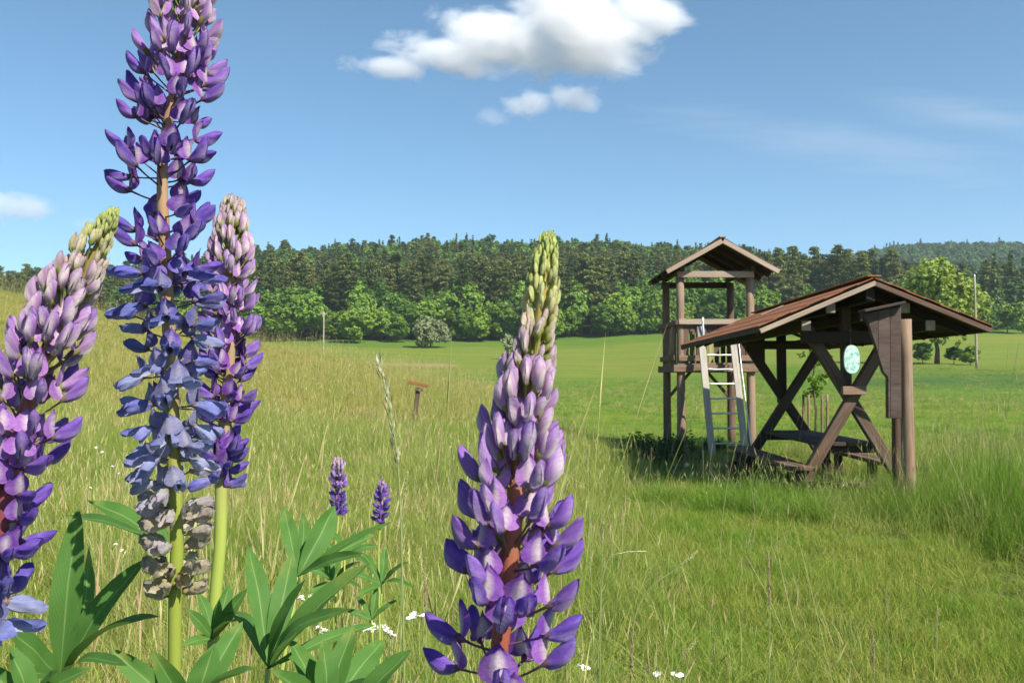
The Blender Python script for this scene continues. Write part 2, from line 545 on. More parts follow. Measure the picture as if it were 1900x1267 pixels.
ca = me.color_attributes.new('cover', 'FLOAT_COLOR', 'POINT')
ca.data.foreach_set('color', np.concatenate([kk, np.ones((len(kk), 1))], 1).astype(np.float32).ravel())
m, nt, out = nmat('meadow_ground')
geo = nd(nt, 'NewGeometry').outputs['Position']
geo = nd(nt, 'Mapping', {0: geo, 'Rotation': (0, 0, 0.22)}).outputs[0]
cc = nd(nt, 'Attribute', attribute_name='cover').outputs['Color']
n1 = noise(nt, scaled(nt, geo, (0.05, 0.2, 0.1)), 1, 6, 0.7)
n2 = noise(nt, geo, 1.3, 5, 0.7)
n3 = noise(nt, scaled(nt, geo, (9, 3, 9)), 1.0, 3, 0.7)
cc = mix(nt, ramp(nt, n1, [(0.35, (0, 0, 0)), (0.68, (0.8, 0.8, 0.8))]), cc, mix(nt, 1.0, cc, (1.5, 1.14, 1.1), 'MULTIPLY'))
n4 = noise(nt, scaled(nt, geo, (0.02, 0.42, 0.1)), 1, 4, 0.7)
cc = mix(nt, ramp(nt, n4, [(0.42, (0.75, 0.75, 0.75)), (0.58, (0, 0, 0))]), cc, mix(nt, 1.0, cc, (0.66, 0.8, 0.8), 'MULTIPLY'))
cc = mix(nt, ramp(nt, n2, [(0.38, (0.45, 0.45, 0.45)), (0.66, (0, 0, 0))]), cc, mix(nt, 1.0, cc, (0.62, 0.75, 0.7), 'MULTIPLY'))
cc = mix(nt, ramp(nt, n3, [(0.4, (0.3, 0.3, 0.3)), (0.65, (0, 0, 0))]), cc, mix(nt, 1.0, cc, (0.6, 0.7, 0.6), 'MULTIPLY'))
hgt = math_(nt, 'ADD', math_(nt, 'MULTIPLY', n2, 0.5), math_(nt, 'MULTIPLY', n3, 0.5))
bmp = nd(nt, 'Bump', {'Strength': 0.6, 'Distance': 0.25, 'Height': hgt})
p = nd(nt, 'BsdfPrincipled', {'Base Color': cc, 'Roughness': 0.9, 'Normal': bmp.outputs[0]})
p.inputs['Specular IOR Level'].default_value = 0.1
nt.links.new(p.outputs[0], out.inputs[0])
me.materials.clear()
me.materials.append(m)
tag(link('ground', me), None, None, None, 'structure')

# ================================================================== TREES
def quads(cent, nrm, size, rnd, asp=1.0):
    """one leaf-spray face per centre"""
    n = len(cent)
    nrm = nrm / (np.linalg.norm(nrm, axis=1, keepdims=True) + 1e-9)
    r = rnd.normal(size=(n, 3))
    a = np.cross(nrm, r)
    a /= np.linalg.norm(a, axis=1, keepdims=True) + 1e-9
    b = np.cross(nrm, a)
    s = size * rnd.uniform(0.6, 1.3, (n, 1))
    a = a * s
    b = b * s * asp
    V = np.stack([cent - a, cent - b * 0.6, cent + a, cent + b * 0.6], 1).reshape(-1, 3)
    F = np.arange(4 * n).reshape(n, 4)
    return V, F
def crown_broad(seed, h, rx, z0, lobes=12, leaves=5500, size=0.42, taper=0.25):
    r = np.random.default_rng(seed)
    Cs, Rs = [], []
    zc, rz = (z0 + h) / 2, (h - z0) / 2
    for i in range(lobes):
        d = r.normal(size=3)
        d /= np.linalg.norm(d)
        q = r.uniform(0.35, 0.72)
        c = np.array([d[0] * rx * q, d[1] * rx * q, zc + d[2] * rz * q])
        f = 1 - taper * max(0, (c[2] - zc) / rz)
        c[:2] *= f
        Cs.append(c)
        Rs.append(r.uniform(0.3, 0.48) * min(rx, rz))
    Cs.append(np.array([0, 0, h - 0.35 * rz])); Rs.append(0.35 * min(rx, rz))
    Cs, Rs = np.array(Cs), np.array(Rs)
    # clumps on the lobes
    nc = leaves // 16
    li = r.integers(0, len(Cs), nc)
    d = r.normal(size=(nc, 3))
    d /= np.linalg.norm(d, axis=1, keepdims=True)
    cc = Cs[li] + d * (Rs[li] * r.uniform(0.7, 1.08, nc))[:, None]
    lf = np.repeat(cc, 16, 0)
    off = r.normal(size=lf.shape)
    off /= np.linalg.norm(off, axis=1, keepdims=True)
    off *= (r.uniform(0, 1, len(lf)) ** 0.5 * size * 1.9)[:, None]
    out = lf + off
    out[:, 2] = np.maximum(out[:, 2], 0.25)
    nrm = np.repeat(d, 16, 0) + r.normal(size=out.shape) * 0.6 + np.array([0, 0, 0.4])
    return quads(out, nrm, size, r, 1.3)
def crown_pine(seed, h, z0, rx):
    r = np.random.default_rng(seed)
    C, Nn = [], []
    nb = 60
    for i in range(nb):
        f = r.uniform(0, 1)
        z = z0 + (h - z0) * f
        L = rx * (1 - f) ** 0.55 * r.uniform(0.5, 1.1) * (0.6 + 0.4 * math.sin(min(1, f * 3 + 0.3) * 1.57)) + 0.35
        a = r.uniform(0, 6.283)
        m = int(34 + 40 * L / rx)
        t = r.uniform(0.3, 1, m) ** 0.7
        x = np.stack([np.cos(a) * L * t, np.sin(a) * L * t, np.full(m, z) + t * L * 0.12], 1) + r.normal(size=(m, 3)) * np.array([0.42, 0.42, 0.2])
        C.append(x)
        Nn.append(r.normal(size=(m, 3)) * 0.7 + np.array([0, 0, 0.8]))
    return quads(np.concatenate(C), np.concatenate(Nn), 0.42, r, 1.0)
def crown_spruce(seed, h, z0, rx):
    r = np.random.default_rng(seed)
    C, Nn = [], []
    nl = 24
    for i in range(nl):
        f = (i + r.uniform(-.3, .3)) / nl
        z = z0 + (h - z0) * f
        Lm = rx * (1 - f) ** 0.85 + 0.15
        for j in range(8):
            a = r.uniform(0, 6.283)
            L = Lm * r.uniform(0.65, 1.12)
            m = int(6 + 16 * L / rx)
            t = r.uniform(0.1, 1, m)
            x = np.stack([np.cos(a) * L * t, np.sin(a) * L * t, z - 0.38 * L * t + 0.1 * L * t * t], 1) + r.normal(size=(m, 3)) * 0.16
            C.append(x)
            Nn.append(r.normal(size=(m, 3)) * 0.5 + np.array([np.cos(a), np.sin(a), 1.0]))
    return quads(np.concatenate(C), np.concatenate(Nn), 0.36, r, 1.2)
def trunk_np(seed, h, r0, limbs=5, zl=0.35, spread=0.3, bend=0.02):
    random.seed(seed)
    pts = [(random.uniform(-bend, bend) * h * (i > 0), random.uniform(-bend, bend) * h * (i > 0), h * i / 6 - 0.3 * (i == 0)) for i in range(7)]
    V, F, U = tube_np(pts, [r0 * (1.25 if i == 0 else 1 - 0.78 * i / 6) for i in range(7)], 8)
    V, F = list(map(tuple, V)), list(F)
    for k in range(limbs):
        z = h * random.uniform(zl, 0.85)
        a = random.uniform(0, 6.283)
        L = h * spread * random.uniform(0.6, 1.1)
        i = min(5, int(z / h * 6))
        f = z / h * 6 - i
        b0 = Vector(pts[i]).lerp(Vector(pts[i + 1]), f)
        q = [b0, b0 + Vector((math.cos(a) * L * .5, math.sin(a) * L * .5, L * .35)), b0 + Vector((math.cos(a) * L, math.sin(a) * L, L * .9))]
        v, ff, _ = tube_np(q, [r0 * .4, r0 * .28, r0 * .08], 6)
        o = len(V)
        V += list(map(tuple, v))
        F += [tuple(x + o for x in t) for t in ff]
    return np.array(V), F
def merged(name, parts):
    """one prototype of several (V,F,material) pieces"""
    V, F, mi, mats = [], [], [], []
    o = 0
    for v, f, mt in parts:
        if mt not in mats:
            mats.append(mt)
        V.append(np.asarray(v))
        for t in f:
            F.append(tuple(int(x) + o for x in t))
            mi.append(mats.index(mt))
        o += len(v)
    me = mesh_np(name, np.concatenate(V), F, mats, None, False)
    me.polygons.foreach_set('material_index', np.array(mi, dtype=np.int32))
    return me
KIND = {}
def add_kind(key, crown, trunk, cm, tm, height):
    KIND[key] = dict(crown=mesh_np('crown', crown[0], crown[1], cm, None, False), trunk=mesh_np('trunk', trunk[0], trunk[1], tm), h=height, raw=(crown, trunk, cm, tm))
for s in range(4):
    add_kind('broad%d' % s, crown_broad(10 + s, 15, 5.2, 2.2, 13 + s, 5200, 0.45), trunk_np(s, 11, 0.26), M_BROAD, M_BARK, 15)
    add_kind('bright%d' % s, crown_broad(20 + s, 11, 4.6, 0.6, 12 + s, 4800, 0.42), trunk_np(20 + s, 8, 0.2), M_BRIGHT, M_BARK, 11)
    add_kind('pine%d' % s, crown_pine(30 + s, 23, 8.0 + s, 3.3), trunk_np(40 + s, 22, 0.3, 4, 0.4, 0.08, 0.01), M_PINE, M_PBARK, 23)
    add_kind('spruce%d' % s, crown_spruce(50 + s, 24, 1.5, 3.4), trunk_np(60 + s, 23, 0.28, 0, 0.4, 0.1, 0.004), M_SPRUCE, M_BARK, 24)
    add_kind('far%d' % s, crown_broad(70 + s, 19, 5.2, 4, 12, 3200, 0.6), trunk_np(70 + s, 14, 0.3), M_FARWOOD, M_BARK, 19)
def tree(name, kind, x, y, s, label, cat, group=None, sx=1.0, rz=None):
    k = KIND[kind]
    t = thing(name, (x, y, tz(x, y)), label, cat, group)
    t.rotation_euler[2] = random.uniform(0, 6.28) if rz is None else rz
    t.scale = (s * sx, s * sx, s)
    link('trunk', k['trunk'], t)
    link('crown', k['crown'], t)
    return t
def pxx(px, y):
    return (px - 950) / 1600 * y
random.seed(21)
# rows of the wood that can be told apart along the edge of the field
wood_label = {
    'pine': 'tall pine with bare brown trunk and bronze green crown along the wood edge',
    'spruce': 'dark cone shaped spruce standing among the pines of the wood edge',
    'broad': 'rounded mid green leafy tree in the rows at the wood edge',
    'bright': 'low fresh green leafy tree at the foot of the wood',
}
for px in range(330, 1420, 17):                     # low leafy front
    y = 261 + random.uniform(-2, 4)
    if random.random() < 0.62:
        tree('leafy_tree', 'bright%d' % random.randrange(4), pxx(px + random.uniform(-6, 6), y), y, random.uniform(0.55, 1.25), wood_label['bright'], 'tree', 'low leafy trees at the foot of the wood', random.uniform(0.75, 1.5))
for px in range(340, 1660, 14):
    y = 270 + random.uniform(-3, 5)
    x = pxx(px + random.uniform(-5, 5), y)
    q = random.random()
    piney = 0.62 if 540 < px < 1120 else (0.3 if px < 1450 else 0.7)
    if q < piney * 0.8:
        tree('pine_tree', 'pine%d' % random.randrange(4), x, y, random.uniform(0.85, 1.08), wood_label['pine'], 'tree', 'pines along the wood edge')
    elif q < piney:
        tree('spruce_tree', 'spruce%d' % random.randrange(4), x, y, random.uniform(0.75, 1.0), wood_label['spruce'], 'tree', 'spruces along the wood edge')
    else:
        tree('leafy_tree', 'broad%d' % random.randrange(4), x, y, random.uniform(0.85, 1.2), wood_label['broad'], 'tree', 'leafy trees along the wood edge')
for px in range(330, 1660, 15):
    y = 281 + random.uniform(-3, 5)
    x = pxx(px + random.uniform(-5, 5), y)
    q = random.random()
    if q < 0.62:
        tree('pine_tree', 'pine%d' % random.randrange(4), x, y, random.uniform(0.9, 1.12), wood_label['pine'], 'tree', 'pines along the wood edge')
    elif q < 0.75:
        tree('spruce_tree', 'spruce%d' % random.randrange(4), x, y, random.uniform(0.8, 1.05), wood_label['spruce'], 'tree', 'spruces along the wood edge')
    else:
        tree('leafy_tree', 'broad%d' % random.randrange(4), x, y, random.uniform(0.95, 1.3), wood_label['broad'], 'tree', 'leafy trees along the wood edge')
# the wood up the hill and the far hill: masses
protos, pk = [], []
for kn in ('pine', 'spruce', 'broad', 'far'):
    for s in range(4):
        cr, tr, cm, tm = KIND['%s%d' % (kn, s)]['raw']
        protos.append(merged('wood_%s' % kn, [(cr[0], cr[1], cm), (tr[0], tr[1], tm)]))
def jgrid(x0, x1, y0, y1, st):
    gx, gy = np.meshgrid(np.arange(x0, x1, st), np.arange(y0, y1, st))
    q = np.stack([gx.ravel(), gy.ravel()], 1)
    return q + rng.uniform(-0.5, 0.5, q.shape) * st
q = jgrid(-420, 330, 290, 492, 4.7)
q = q[(q[:, 0] > -0.72 * q[:, 1] - 20) & (q[:, 0] < 0.72 * q[:, 1] + 20)]
f = np.sin(q[:, 0] * 0.021 + 1) * np.sin(q[:, 1] * 0.03) + rng.normal(size=len(q)) * 0.45
high = (q[:, 1] - 290) / 200
kind = np.where(f > 0.45, 2, np.where(f + high * 1.2 > 0.55, 1, 0))
kind = np.where(rng.random(len(q)) < 0.34 + 0.3 * high, np.where(rng.random(len(q)) < 0.5, 2, 3), kind)
idx = kind * 4 + rng.integers(0, 4, len(q))
s = rng.uniform(0.68, 1.0, len(q)) * np.array([0.88, 0.86, 1.08, 0.92])[kind] * (1 - 0.08 * high)
tall = rng.random(len(q)) < 0.05
s = np.where(tall, s * 1.13, s)
scatter('hill_wood', np.column_stack([q, terrain(q[:, 0], q[:, 1])]), np.column_stack([np.zeros((len(q), 2)), rng.uniform(0, 6.28, len(q))]), np.column_stack([s, s, s]), idx, protos, 'mixed wood of pine and leafy trees covering the long hill', 'wood')
q = jgrid(60, 900, 500, 985, 8.0)
q = q[(q[:, 0] > 0.22 * q[:, 1]) & (q[:, 0] < 0.8 * q[:, 1])]
kind = np.where(rng.random(len(q)) < 0.1, 1, 3)
idx = kind * 4 + rng.integers(0, 4, len(q))
s = rng.uniform(0.75, 1.05, len(q))
scatter('far_hill_wood', np.column_stack([q, terrain(q[:, 0], q[:, 1])]), np.column_stack([np.zeros((len(q), 2)), rng.uniform(0, 6.28, len(q))]), np.column_stack([s * 1.2, s * 1.2, s]), idx, protos, 'bluish wood on the far hill behind the shelter', 'wood')
# trees that stand by themselves
crw = crown_broad(101, 8.4, 6.2, 0.2, 22, 9000, 0.3, 0.1)
add_kind('willow', crw, trunk_np(101, 6, 0.25), M_WILLOW, M_BARK, 8.4)
y = 231
tree('willow_bush', 'willow', pxx(800, y), y, 0.98, 'round silvery grey green willow bush on the field before the wood', 'bush')
add_kind('slim', crown_broad(102, 5.4, 2.3, 1.6, 9, 1500, 0.24), trunk_np(102, 4.2, 0.1), M_WILLOW, M_BARK, 5.4)
y = 186
tree('field_tree', 'slim', pxx(943, y), y, 1.0, 'small thin olive tree alone on the field right of the willow bush', 'tree')
for px, yy, ss_, kd, lb in ((515, 248, 0.98, 'bright0', 'round green tree left of the grey pole, before the wood'),
                           (655, 247, 0.97, 'bright2', 'broad green bush just right of the grey pole, before the wood'),
                           (578, 252, 0.95, 'broad1', 'darker green tree directly behind the grey pole'),
                           (735, 252, 0.7, 'bright1', 'small green tree between the broad bush and the willow bush'),
                           (885, 256, 0.85, 'bright3', 'lime green tree right behind the willow bush'),
                           (460, 250, 0.9, 'broad0', 'green tree where the meadow hill meets the wood')):
    tree('edge_tree', kd, pxx(px, yy), yy, ss_, lb, 'tree', None, 1.25)
y = 132
add_kind('ash', crown_broad(103, 13.6, 6.0, 2.0, 20, 14000, 0.24, 0.35), trunk_np(103, 11, 0.3, 8, 0.25, 0.32), M_ASH, M_BARK, 13.6)
tree('lone_tree', 'ash', pxx(1738, y), y, 1.2, 'wide yellow green tree on the field behind the shelter roof', 'tree')
for px, yy, s_, kd, lb in ((1800, 128, 0.26, 'bright1', 'low bush between the lone tree and the tall pole'),
                           (1712, 130, 0.22, 'broad2', 'dark low bush left of the trunk of the lone tree'),
                           (1770, 131, 0.18, 'broad3', 'small dark shrub at the foot of the lone tree')):
    tree('bush', kd, pxx(px, yy), yy, s_, lb, 'bush', None, 1.5)
random.seed(5)
for px, yy, s_, kd, lb, nm in ((1850, 250, 0.95, 'spruce0', 'dark spruce just right of the tall pole', 'spruce_tree'),
                              (1880, 256, 1.0, 'spruce1', 'dark spruce second to the right of the tall pole', 'spruce_tree'),
                              (1835, 262, 0.9, 'pine1', 'pine between the tall pole and the dark spruces', 'pine_tree'),
                              (1905, 250, 0.9, 'spruce2', 'dark spruce third to the right of the tall pole', 'spruce_tree'),
                              (1870, 238, 0.75, 'bright0', 'fresh green bush in front of the dark spruces', 'bush'),
                              (1900, 232, 0.8, 'bright2', 'yellow green bush right of the others before the spruces', 'bush'),
                              (1838, 236, 0.65, 'broad0', 'small green tree at the left end of the bushes before the spruces', 'leafy_tree'),
                              (1690, 262, 1.0, 'broad2', 'green tree rising left of the lone tree', 'leafy_tree'),
                              (1660, 270, 1.1, 'bright3', 'pale green tree above the shelter ridge', 'leafy_tree'),
                              (1790, 262, 1.05, 'broad1', 'dark leafy tree behind the lone tree', 'leafy_tree')):
    tree(nm, kd, pxx(px, yy), yy, s_, lb, 'bush' if nm == 'bush' else 'tree')
# trees on the horizon behind the right hill end that stand clear of the mass
# ------------------------------------------------------------------ poles
def pole(px, d, top_py, r, label, arms):
    x = pxx(px, d)
    z0 = tz(x, d)
    t = thing('utility_pole', (x, d, z0), label, 'pole')
    zt = P(px, top_py, d).z
    log('post', (x, d, z0 - 0.3), (x, d, zt), r, r * 0.7, M_POLE, t)
    if arms:
        beam('crossarm', (x - 0.55, d, zt - 0.35), (x + 0.55, d, zt - 0.35), 0.1, 0.12, M_POLE, t)
        for k in (-0.45, 0.0, 0.45):
            log('insulator', (x + k, d, zt - 0.28), (x + k, d, zt + 0.05), 0.06, 0.05, M_POLE, t, 8)
    else:
        log('insulator', (x, d, zt), (x, d, zt + 0.22), 0.09, 0.06, M_WHITE, t, 8)
    return Vector((x, d, zt + 0.1))
pole(600, 130, 578, 0.14, 'grey utility pole with insulators rising behind the meadow hill', True)
tp = pole(1812, 100, 512, 0.15, 'tall grey utility pole right of the shelter roof', False)
pts = []
for i in range(15):
    f = i / 14
    pts.append(tp + Vector((70 * f, 6 * f, -1.2 * 4 * f * (1 - f) + 2.2 * f)))
V, F, U = tube_np(pts, [0.012] * 15, 5)
tag(link('overhead_cable', mesh_np('cable', V, F, M_WIRE)), 'thin sagging cable running right from the tall utility pole', 'cable')

# ================================================================== LOOKOUT TOWER
random.seed(3)
T0 = Vector((3.875, 17.15, 0))
tower = thing('lookout_tower', T0, 'brown wooden lookout tower with gabled roof and railed platform behind the shelter', 'tower')
XL, XR, YF, YB = 3.21, 4.54, 16.4, 17.9
for x, y in ((XL, YF), (XR, YF), (XL, YB), (XR, YB)):
    log('post', (x, y, tz(x, y) - 0.2), (x, y, 3.42), 0.085, 0.075, M_POST if y == YF else M_WOOD, tower)  # front posts take the sunlit tone, back posts the darker, shaded one
# platform
for yy, nm in ((YF - 0.11, 0), (YB + 0.11, 1)):
    beam('edge_board', (XL - 0.16, yy, 1.62), (XR + 0.1, yy, 1.62), 0.05, 0.13, M_POST, tower)
for xx in (XL - 0.11, XR + 0.11):
    beam('edge_board', (xx, YF - 0.08, 1.615), (xx, YB + 0.08, 1.615), 0.05, 0.13, M_WOOD, tower)
for i in range(11):
    yy = YF - 0.02 + i * 0.147
    beam('floor_board', (XL - 0.08, yy, 1.705), (XR + 0.08, yy, 1.705), 0.135, 0.035, M_POST, tower)
# railings
for (a, b) in (((XL - 0.06, YF - 0.1, 1.81), (3.66, YF - 0.1, 1.81)), ((4.33, YF - 0.1, 1.81), (XR + 0.1, YF - 0.1, 1.81))):
    beam('lower_rail', a, b, 0.05, 0.11, M_POST, tower)
beam('top_rail', (XL - 0.06, YF - 0.11, 2.5), (XR + 0.1, YF - 0.11, 2.5), 0.06, 0.1, M_TRIM, tower)
beam('top_rail', (XL - 0.12, YF - 0.25, 2.48), (XL - 0.12, YB + 0.2, 2.48), 0.05, 0.09, M_WOOD, tower)
beam('top_rail', (XR + 0.12, YF - 0.1, 2.48), (XR + 0.12, YB + 0.2, 2.48), 0.05, 0.09, M_WOOD, tower)
beam('top_rail', (XL - 0.12, YB + 0.11, 2.5), (XR + 0.1, YB + 0.11, 2.5), 0.05, 0.1, M_WOOD, tower)
beam('lower_rail', (XL - 0.12, YF, 1.82), (XL - 0.12, YB, 1.82), 0.04, 0.1, M_WOOD, tower)
beam('lower_rail', (XR + 0.12, YF, 1.82), (XR + 0.12, YB, 1.82), 0.04, 0.1, M_WOOD, tower)
def baluster(x, y, side, mt):
    up = (0, 1, 0) if not side else (1, 0, 0)
    beam('baluster', (x, y, 1.72), (x + random.uniform(-.006, .006), y, 2.44), 0.095, 0.022, mt, tower, up)
for x in (3.3, 3.42, 3.54, 3.63, 4.37, 4.48):
    baluster(x, YF - 0.06, False, M_WOOD)
for i in range(9):
    baluster(XL + 0.15 + i * 0.13, YB + 0.06, False, M_PALE if 2 < i < 7 else M_WOOD)
for i in range(11):
    baluster(XL - 0.08, YF + 0.12 + i * 0.128, True, M_WOOD)
    baluster(XR + 0.08, YF + 0.12 + i * 0.128, True, M_WOOD)
# roof frame
beam('roof_beam', (XL - 0.07, YF - 0.1, 3.4), (XR + 0.05, YF - 0.1, 3.4), 0.07, 0.12, M_TRIM, tower)
beam('roof_beam', (XL - 0.07, YB + 0.1, 3.38), (XR + 0.05, YB + 0.1, 3.38), 0.07, 0.12, M_WOODD, tower)
RX0, RXM, RX1, RZ0, RZM, RYF, RYB = 2.89, 3.94, 4.99, 3.45, 4.03, 16.02, 18.2
for sgn, xe in ((0, RX0), (1, RX1)):
    sl = Vector((RXM - xe, 0, RZM - RZ0)).normalized()
    nrm = Vector((-sl.z, 0, sl.x)) if sl.x > 0 else Vector((sl.z, 0, -sl.x))
    L = math.hypot(RXM - xe, RZM - RZ0)
    # overlapping courses of boards
    n = 6
    for i in range(n):
        a = Vector((xe, 0, RZ0)) + sl * (L * i / n) + nrm * (0.025 + 0.006 * (i % 2))
        b = Vector((xe, 0, RZ0)) + sl * (L * (i + 1) / n + (0.02 if i < n - 1 else 0)) + nrm * (0.012 + 0.006 * (i % 2))
        mid = (a + b) / 2
        beam('roof_board', (mid.x, RYF, mid.z), (mid.x, RYB, mid.z), (b - a).length, 0.022, M_TROOF, tower, nrm)
    for yy in (RYF + 0.02, RYB - 0.02):
        a = Vector((xe, yy, RZ0 - 0.035))
        b = Vector((RXM - 0.01 * (1 if sgn == 0 else -1), yy, RZM - 0.035))
        beam('barge_board', a, b, 0.045, 0.085, M_TRIM, tower, nrm)
    for yy in (16.55, 17.15, 17.75):
        a = Vector((xe, yy, RZ0 - 0.055))
        b = Vector((RXM, yy, RZM - 0.055))
        beam('rafter', a, b, 0.05, 0.09, M_WOODD, tower, nrm)
    beam('wall_plate', (XL if sgn == 0 else XR, YF - 0.25, 3.5), (XL if sgn == 0 else XR, YB + 0.2, 3.5), 0.09, 0.09, M_WOODD, tower)
beam('ridge_cap', (RXM, RYF - 0.01, RZM + 0.045), (RXM, RYB + 0.01, RZM + 0.045), 0.12, 0.03, M_TRIM, tower)
# knee braces under the platform
for x, s in ((XL, 1), (XR, -1)):
    beam('brace', (x, YB, 1.0), (x + s * 0.5, YB, 1.58), 0.06, 0.06, M_WOOD, tower)

# ------------------------------------------------------------------ ladder
lf, lr = P(1322, 850, 15.35), P(1384, 846, 15.35)
lf.z = tz(lf.x, lf.y) - 0.03
lr.z = tz(lr.x, lr.y) - 0.03
ladder = thing('ladder', ((lf + lr) / 2), 'bleached wooden ladder with metal rungs leaning on the lookout tower', 'ladder')
lt, rt = P(1299, 606, 16.24), P(1357, 606, 16.24)
beam('side_rail', lf, lt, 0.12, 0.05, M_LADDER, ladder, (0, 1, 0))
beam('side_rail', lr, rt, 0.12, 0.05, M_LADDER, ladder, (0, 1, 0))
for i in range(8):
    f = 0.10 + i * 0.112
    a, b = lf.lerp(lt, f), lr.lerp(rt, f)
    log('rung', a, b, 0.017, 0.017, M_METAL, ladder, 8)
gs = P(1306, 640, 16.1)
log('grab_rail', gs, gs + Vector((-.01, 0.04, 0.52)), 0.022, 0.022, M_METAL, ladder, 8)
g2 = rt + Vector((0.085, -0.03, -2.35)); 
log('grab_rail', lr + Vector((0.11, 0.0, 0.05)), rt + Vector((0.11, 0.0, -0.1)), 0.011, 0.011, M_METAL, ladder, 8)

# ================================================================== PICNIC SHELTER
ANG = math.atan(0.031)
SO = Vector((4.05, 9.6, 0))
def S(lx, ly, z):
    return Vector((SO.x + lx * math.cos(ANG) + ly * math.sin(ANG), SO.y - lx * math.sin(ANG) + ly * math.cos(ANG), z))
shelter = thing('picnic_shelter', S(0, 2.3, 0), 'open timber picnic shelter on crossed supports with rust red gable roof', 'shelter')
EW, EZ, RZ, DEP = 1.29, 1.98, 2.52, 5.3
SXU = Vector((math.cos(ANG), -math.sin(ANG), 0))
SYU = Vector((math.sin(ANG), math.cos(ANG), 0))
Ls = math.hypot(EW, RZ - EZ)
for sg in (-1, 1):
    def slope(t, ly, off=0.0):
        # t 0 eave .. 1 ridge
        nx, nz = sg * (RZ - EZ) / Ls, EW / Ls
        return S(sg * EW * (1 - t) + nx * off, ly, EZ + (RZ - EZ) * t + nz * off)
    nrm = (SXU * (sg * (RZ - EZ)) + Vector((0, 0, EW))).normalized()
    # roofing laid in lapped strips from eave to ridge
    n = 7
    for i in range(n):
        a, b = i / n, min(1.0, (i + 1) / n + 0.02)
        lift = 0.02 + 0.006 * (i % 2)
        mid = (a + b) / 2
        beam('roof_strip', slope(mid, 0.0, lift), slope(mid, DEP, lift), (b - a) * Ls, 0.012, M_ROOF, shelter, nrm, 0.003)
    # sheathing planks under the roofing
    for i in range(9):
        mid = (i + 0.5) / 9
        beam('roof_plank', slope(mid, 0.03, 0.002), slope(mid, DEP - 0.03, 0.002), Ls / 9 - 0.006, 0.02, M_WOODD, shelter, nrm, 0.003)
    beam('barge_board', slope(0.0, 0.0, -0.04), slope(1.0 if sg < 0 else 0.985, 0.0, -0.04), 0.03, 0.055, M_TRIM if sg < 0 else M_WOOD, shelter, nrm)
    beam('barge_board', slope(0.0, DEP, -0.04), slope(0.99, DEP, -0.04), 0.03, 0.055, M_WOOD, shelter, nrm)
    beam('eave_board', slope(0.0, 0.02, -0.02), slope(0.0, DEP - 0.02, -0.02), 0.02, 0.06, M_WOODD, shelter)
    for ly in (0.45, 1.5, 2.55, 3.6, 4.3):
        beam('rafter', slope(0.04, ly, -0.055), slope(0.985, ly, -0.055), 0.07, 0.09, M_WOODD, shelter, nrm)
    for lx, zz in ((0.7, 2.02), (0.42, 2.22)):
        beam('purlin', S(sg * lx, 0.22, zz), S(sg * lx, DEP - 0.15, zz), 0.11, 0.12, M_WOODD, shelter)
        beam('purlin_end', S(sg * lx, 0.195, zz), S(sg * lx, 0.219, zz), 0.105, 0.115, M_TRIM, shelter)
beam('ridge_beam', S(0, 0.12, 2.36), S(0, DEP - 0.1, 2.36), 0.1, 0.15, M_WOODD, shelter)
beam('ridge_cap', S(0, -0.01, RZ + 0.04), S(0, DEP + 0.01, RZ + 0.04), 0.16, 0.02, M_ROOF, shelter)
beam('roof_patch', S(-0.62, 2.55, 2.315), S(-0.30, 2.55, 2.45), 0.10, 0.012, M_TRIM, shelter, (-0.385, 0, 0.92))
def xframe(ly, zc, sl, ztop, zbot, mt, mt2):
    n0 = (0, 1, 0)
    beam('cross_brace', S(-sl * (ztop - zc), ly, ztop), S(sl * (zc - zbot), ly, zbot), 0.13, 0.1, mt, shelter, n0)
    beam('cross_brace', S(sl * (ztop - zc), ly - 0.104, ztop), S(-sl * (zc - zbot), ly - 0.104, zbot), 0.13, 0.1, mt, shelter, n0)
xframe(0.85, 1.19, 0.595, 2.02, 0.05, M_WOOD, M_WOOD)
xframe(3.6, 1.095, 0.65, 2.1, 0.05, M_WOODD, M_WOODD)  # rear cross coloured darker than the front one to paint in roof shade
beam('tie_beam', S(-0.6, 0.72, 1.91), S(0.62, 0.72, 1.91), 0.09, 0.14, M_WOODD, shelter)
beam('king_post', S(0, 0.94, 1.2), S(0, 0.94, 2.3), 0.11, 0.09, M_WOOD, shelter, (0, 1, 0))
beam('cross_block', S(-0.15, 0.66, 1.275), S(0.13, 0.66, 1.275), 0.07, 0.1, M_POST, shelter)
beam('tie_beam', S(-0.62, 3.45, 1.93), S(0.66, 3.45, 1.93), 0.09, 0.13, M_WOODD, shelter)
beam('king_post', S(-0.01, 3.7, 1.05), S(-0.01, 3.7, 2.32), 0.13, 0.09, M_WOODD, shelter, (0, 1, 0))
beam('side_post', S(-0.33, 3.7, 1.6), S(-0.33, 3.7, 2.2), 0.12, 0.09, M_WOODD, shelter, (0, 1, 0))
